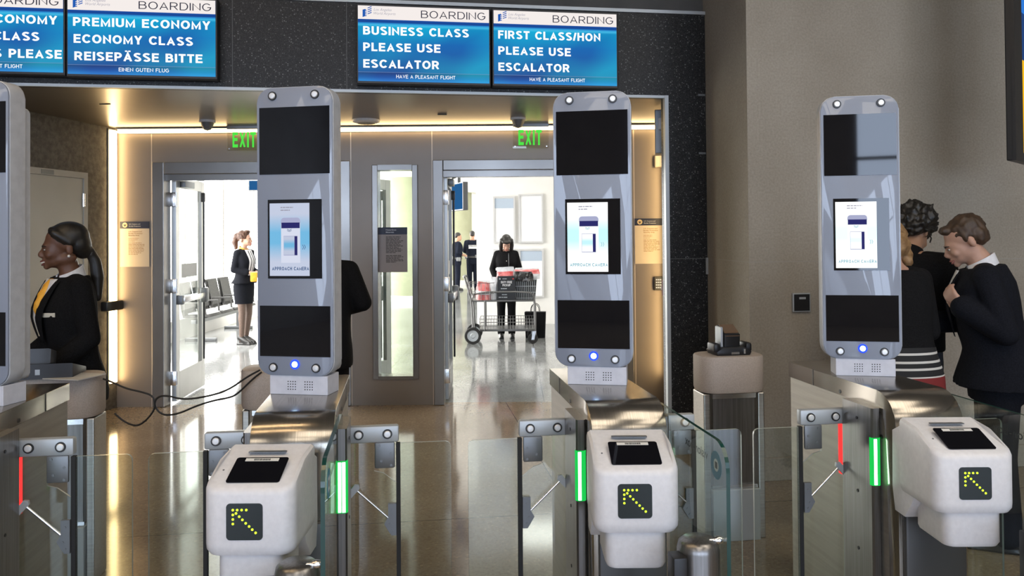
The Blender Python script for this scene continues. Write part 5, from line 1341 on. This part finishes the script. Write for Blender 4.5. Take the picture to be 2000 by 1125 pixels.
def bag(name, label, x, y, z, w, dp, h, m, parts, seed):
    t = thing(name, label, 'bag', (x, y, z), R(seed * 7 % 20 - 10))
    mb = MB(); n = 6
    loftz(mb, [(h * i / 8, 0, 0, w / 2 * (1 - .12 * (i / 8) ** 2), dp / 2 * (1 - .75 * (i / 8) ** 1.6)) for i in range(9)], 24, 3.)
    mb.deform(lambda v: Vector((v.x + noise.noise(Vector((v.z * 9, v.y * 9, seed))) * .02, v.y + noise.noise(Vector((v.x * 11, v.z * 11, seed + 3))) * .035, v.z * (1 + .08 * noise.noise(Vector((v.x * 6, seed, 0))))))).build('bag_body', m, t, ang=70)
    for (za, zb, mm) in parts:
        q = MB(); loftz(q, [(z_, 0, 0, w / 2 * (1 - .12 * (z_ / h) ** 2) + .004, dp / 2 * (1 - .75 * (z_ / h) ** 1.6) + .004) for z_ in (za * h, (za + zb) / 2 * h, zb * h)], 24, 3.)
        q.deform(lambda v: Vector((v.x + noise.noise(Vector((v.z * 9, v.y * 9, seed))) * .02, v.y + noise.noise(Vector((v.x * 11, v.z * 11, seed + 3))) * .035, v.z * (1 + .08 * noise.noise(Vector((v.x * 6, seed, 0))))))).build('bag_band', mm, t, ang=70)
    return t
M_clear = noisy('clear_plastic', (.5, .52, .56), (.72, .73, .76), 14, .15); M_redb = noisy('bag_red', (.55, .06, .06), (.75, .3, .3), 10, .25); M_blk2 = noisy('bag_black', (.012, .012, .013), (.2, .2, .21), 16, .15, lo=.5, hi=.7)
bag('plastic_bag', 'clear duty free bag with a red band, behind the black sign', -.1, 12.14, .656, .3, .16, .49, M_clear, [(.68, .86, M_redb)], 3)
bag('plastic_bag', 'clear duty free bag with a red band lying over the wire bin', .22, 12.2, .96, .4, .2, .17, M_clear, [(.45, .85, M_redb)], 5)
bag('plastic_bag', 'crumpled black and silver bag in the top of the wire bin', .16, 12.03, .93, .32, .1, .15, M_blk2, [], 6)
bag('plastic_bag', 'reddish clear bag slumped at the handle end of the cart', -.44, 12.1, .656, .22, .24, .26, M_redb, [(.3, .5, M_clear)], 8)
bag('plastic_bag', 'white plastic bag beside the reddish bag on the cart', -.29, 12.12, .656, .12, .2, .34, M_clear, [], 11)
t = thing('wire_tray', 'wire basket frame at the handle end of the cart', 'basket', (-.46, 12.14, .656))
b = MB()
for z in (.1, .26): b.tube([(-.2, -.21, z), (.18, -.21, z), (.18, .21, z), (-.2, .21, z), (-.2, -.21, z)], .005, 5)
for i in range(7):
    for y in (-.21, .21): b.cyl((-.2 + .38 * i / 6, y, 0), (-.2 + .38 * i / 6, y, .26), .0035, seg=5)
b.build('tray_wires', M_tube, t, smooth=False)
t = thing('shopping_bag', 'black shopping bag with loop handles on the floor behind the cart', 'bag', (.36, 12.66, 0), R(-8))
MB().prism([(-.15, 0), (.15, 0), (.165, .41), (-.165, .41)], -.08, .08, 'Y', bev=.01).build('bag_body', M_suit, t)
for y in (-.07, .07): MB().tube([(-.07, y, .4), (-.06, y, .5), (0, y, .55), (.06, y, .5), (.07, y, .4)], .006, 6, smooth=1).build('bag_handle', M_black, t)
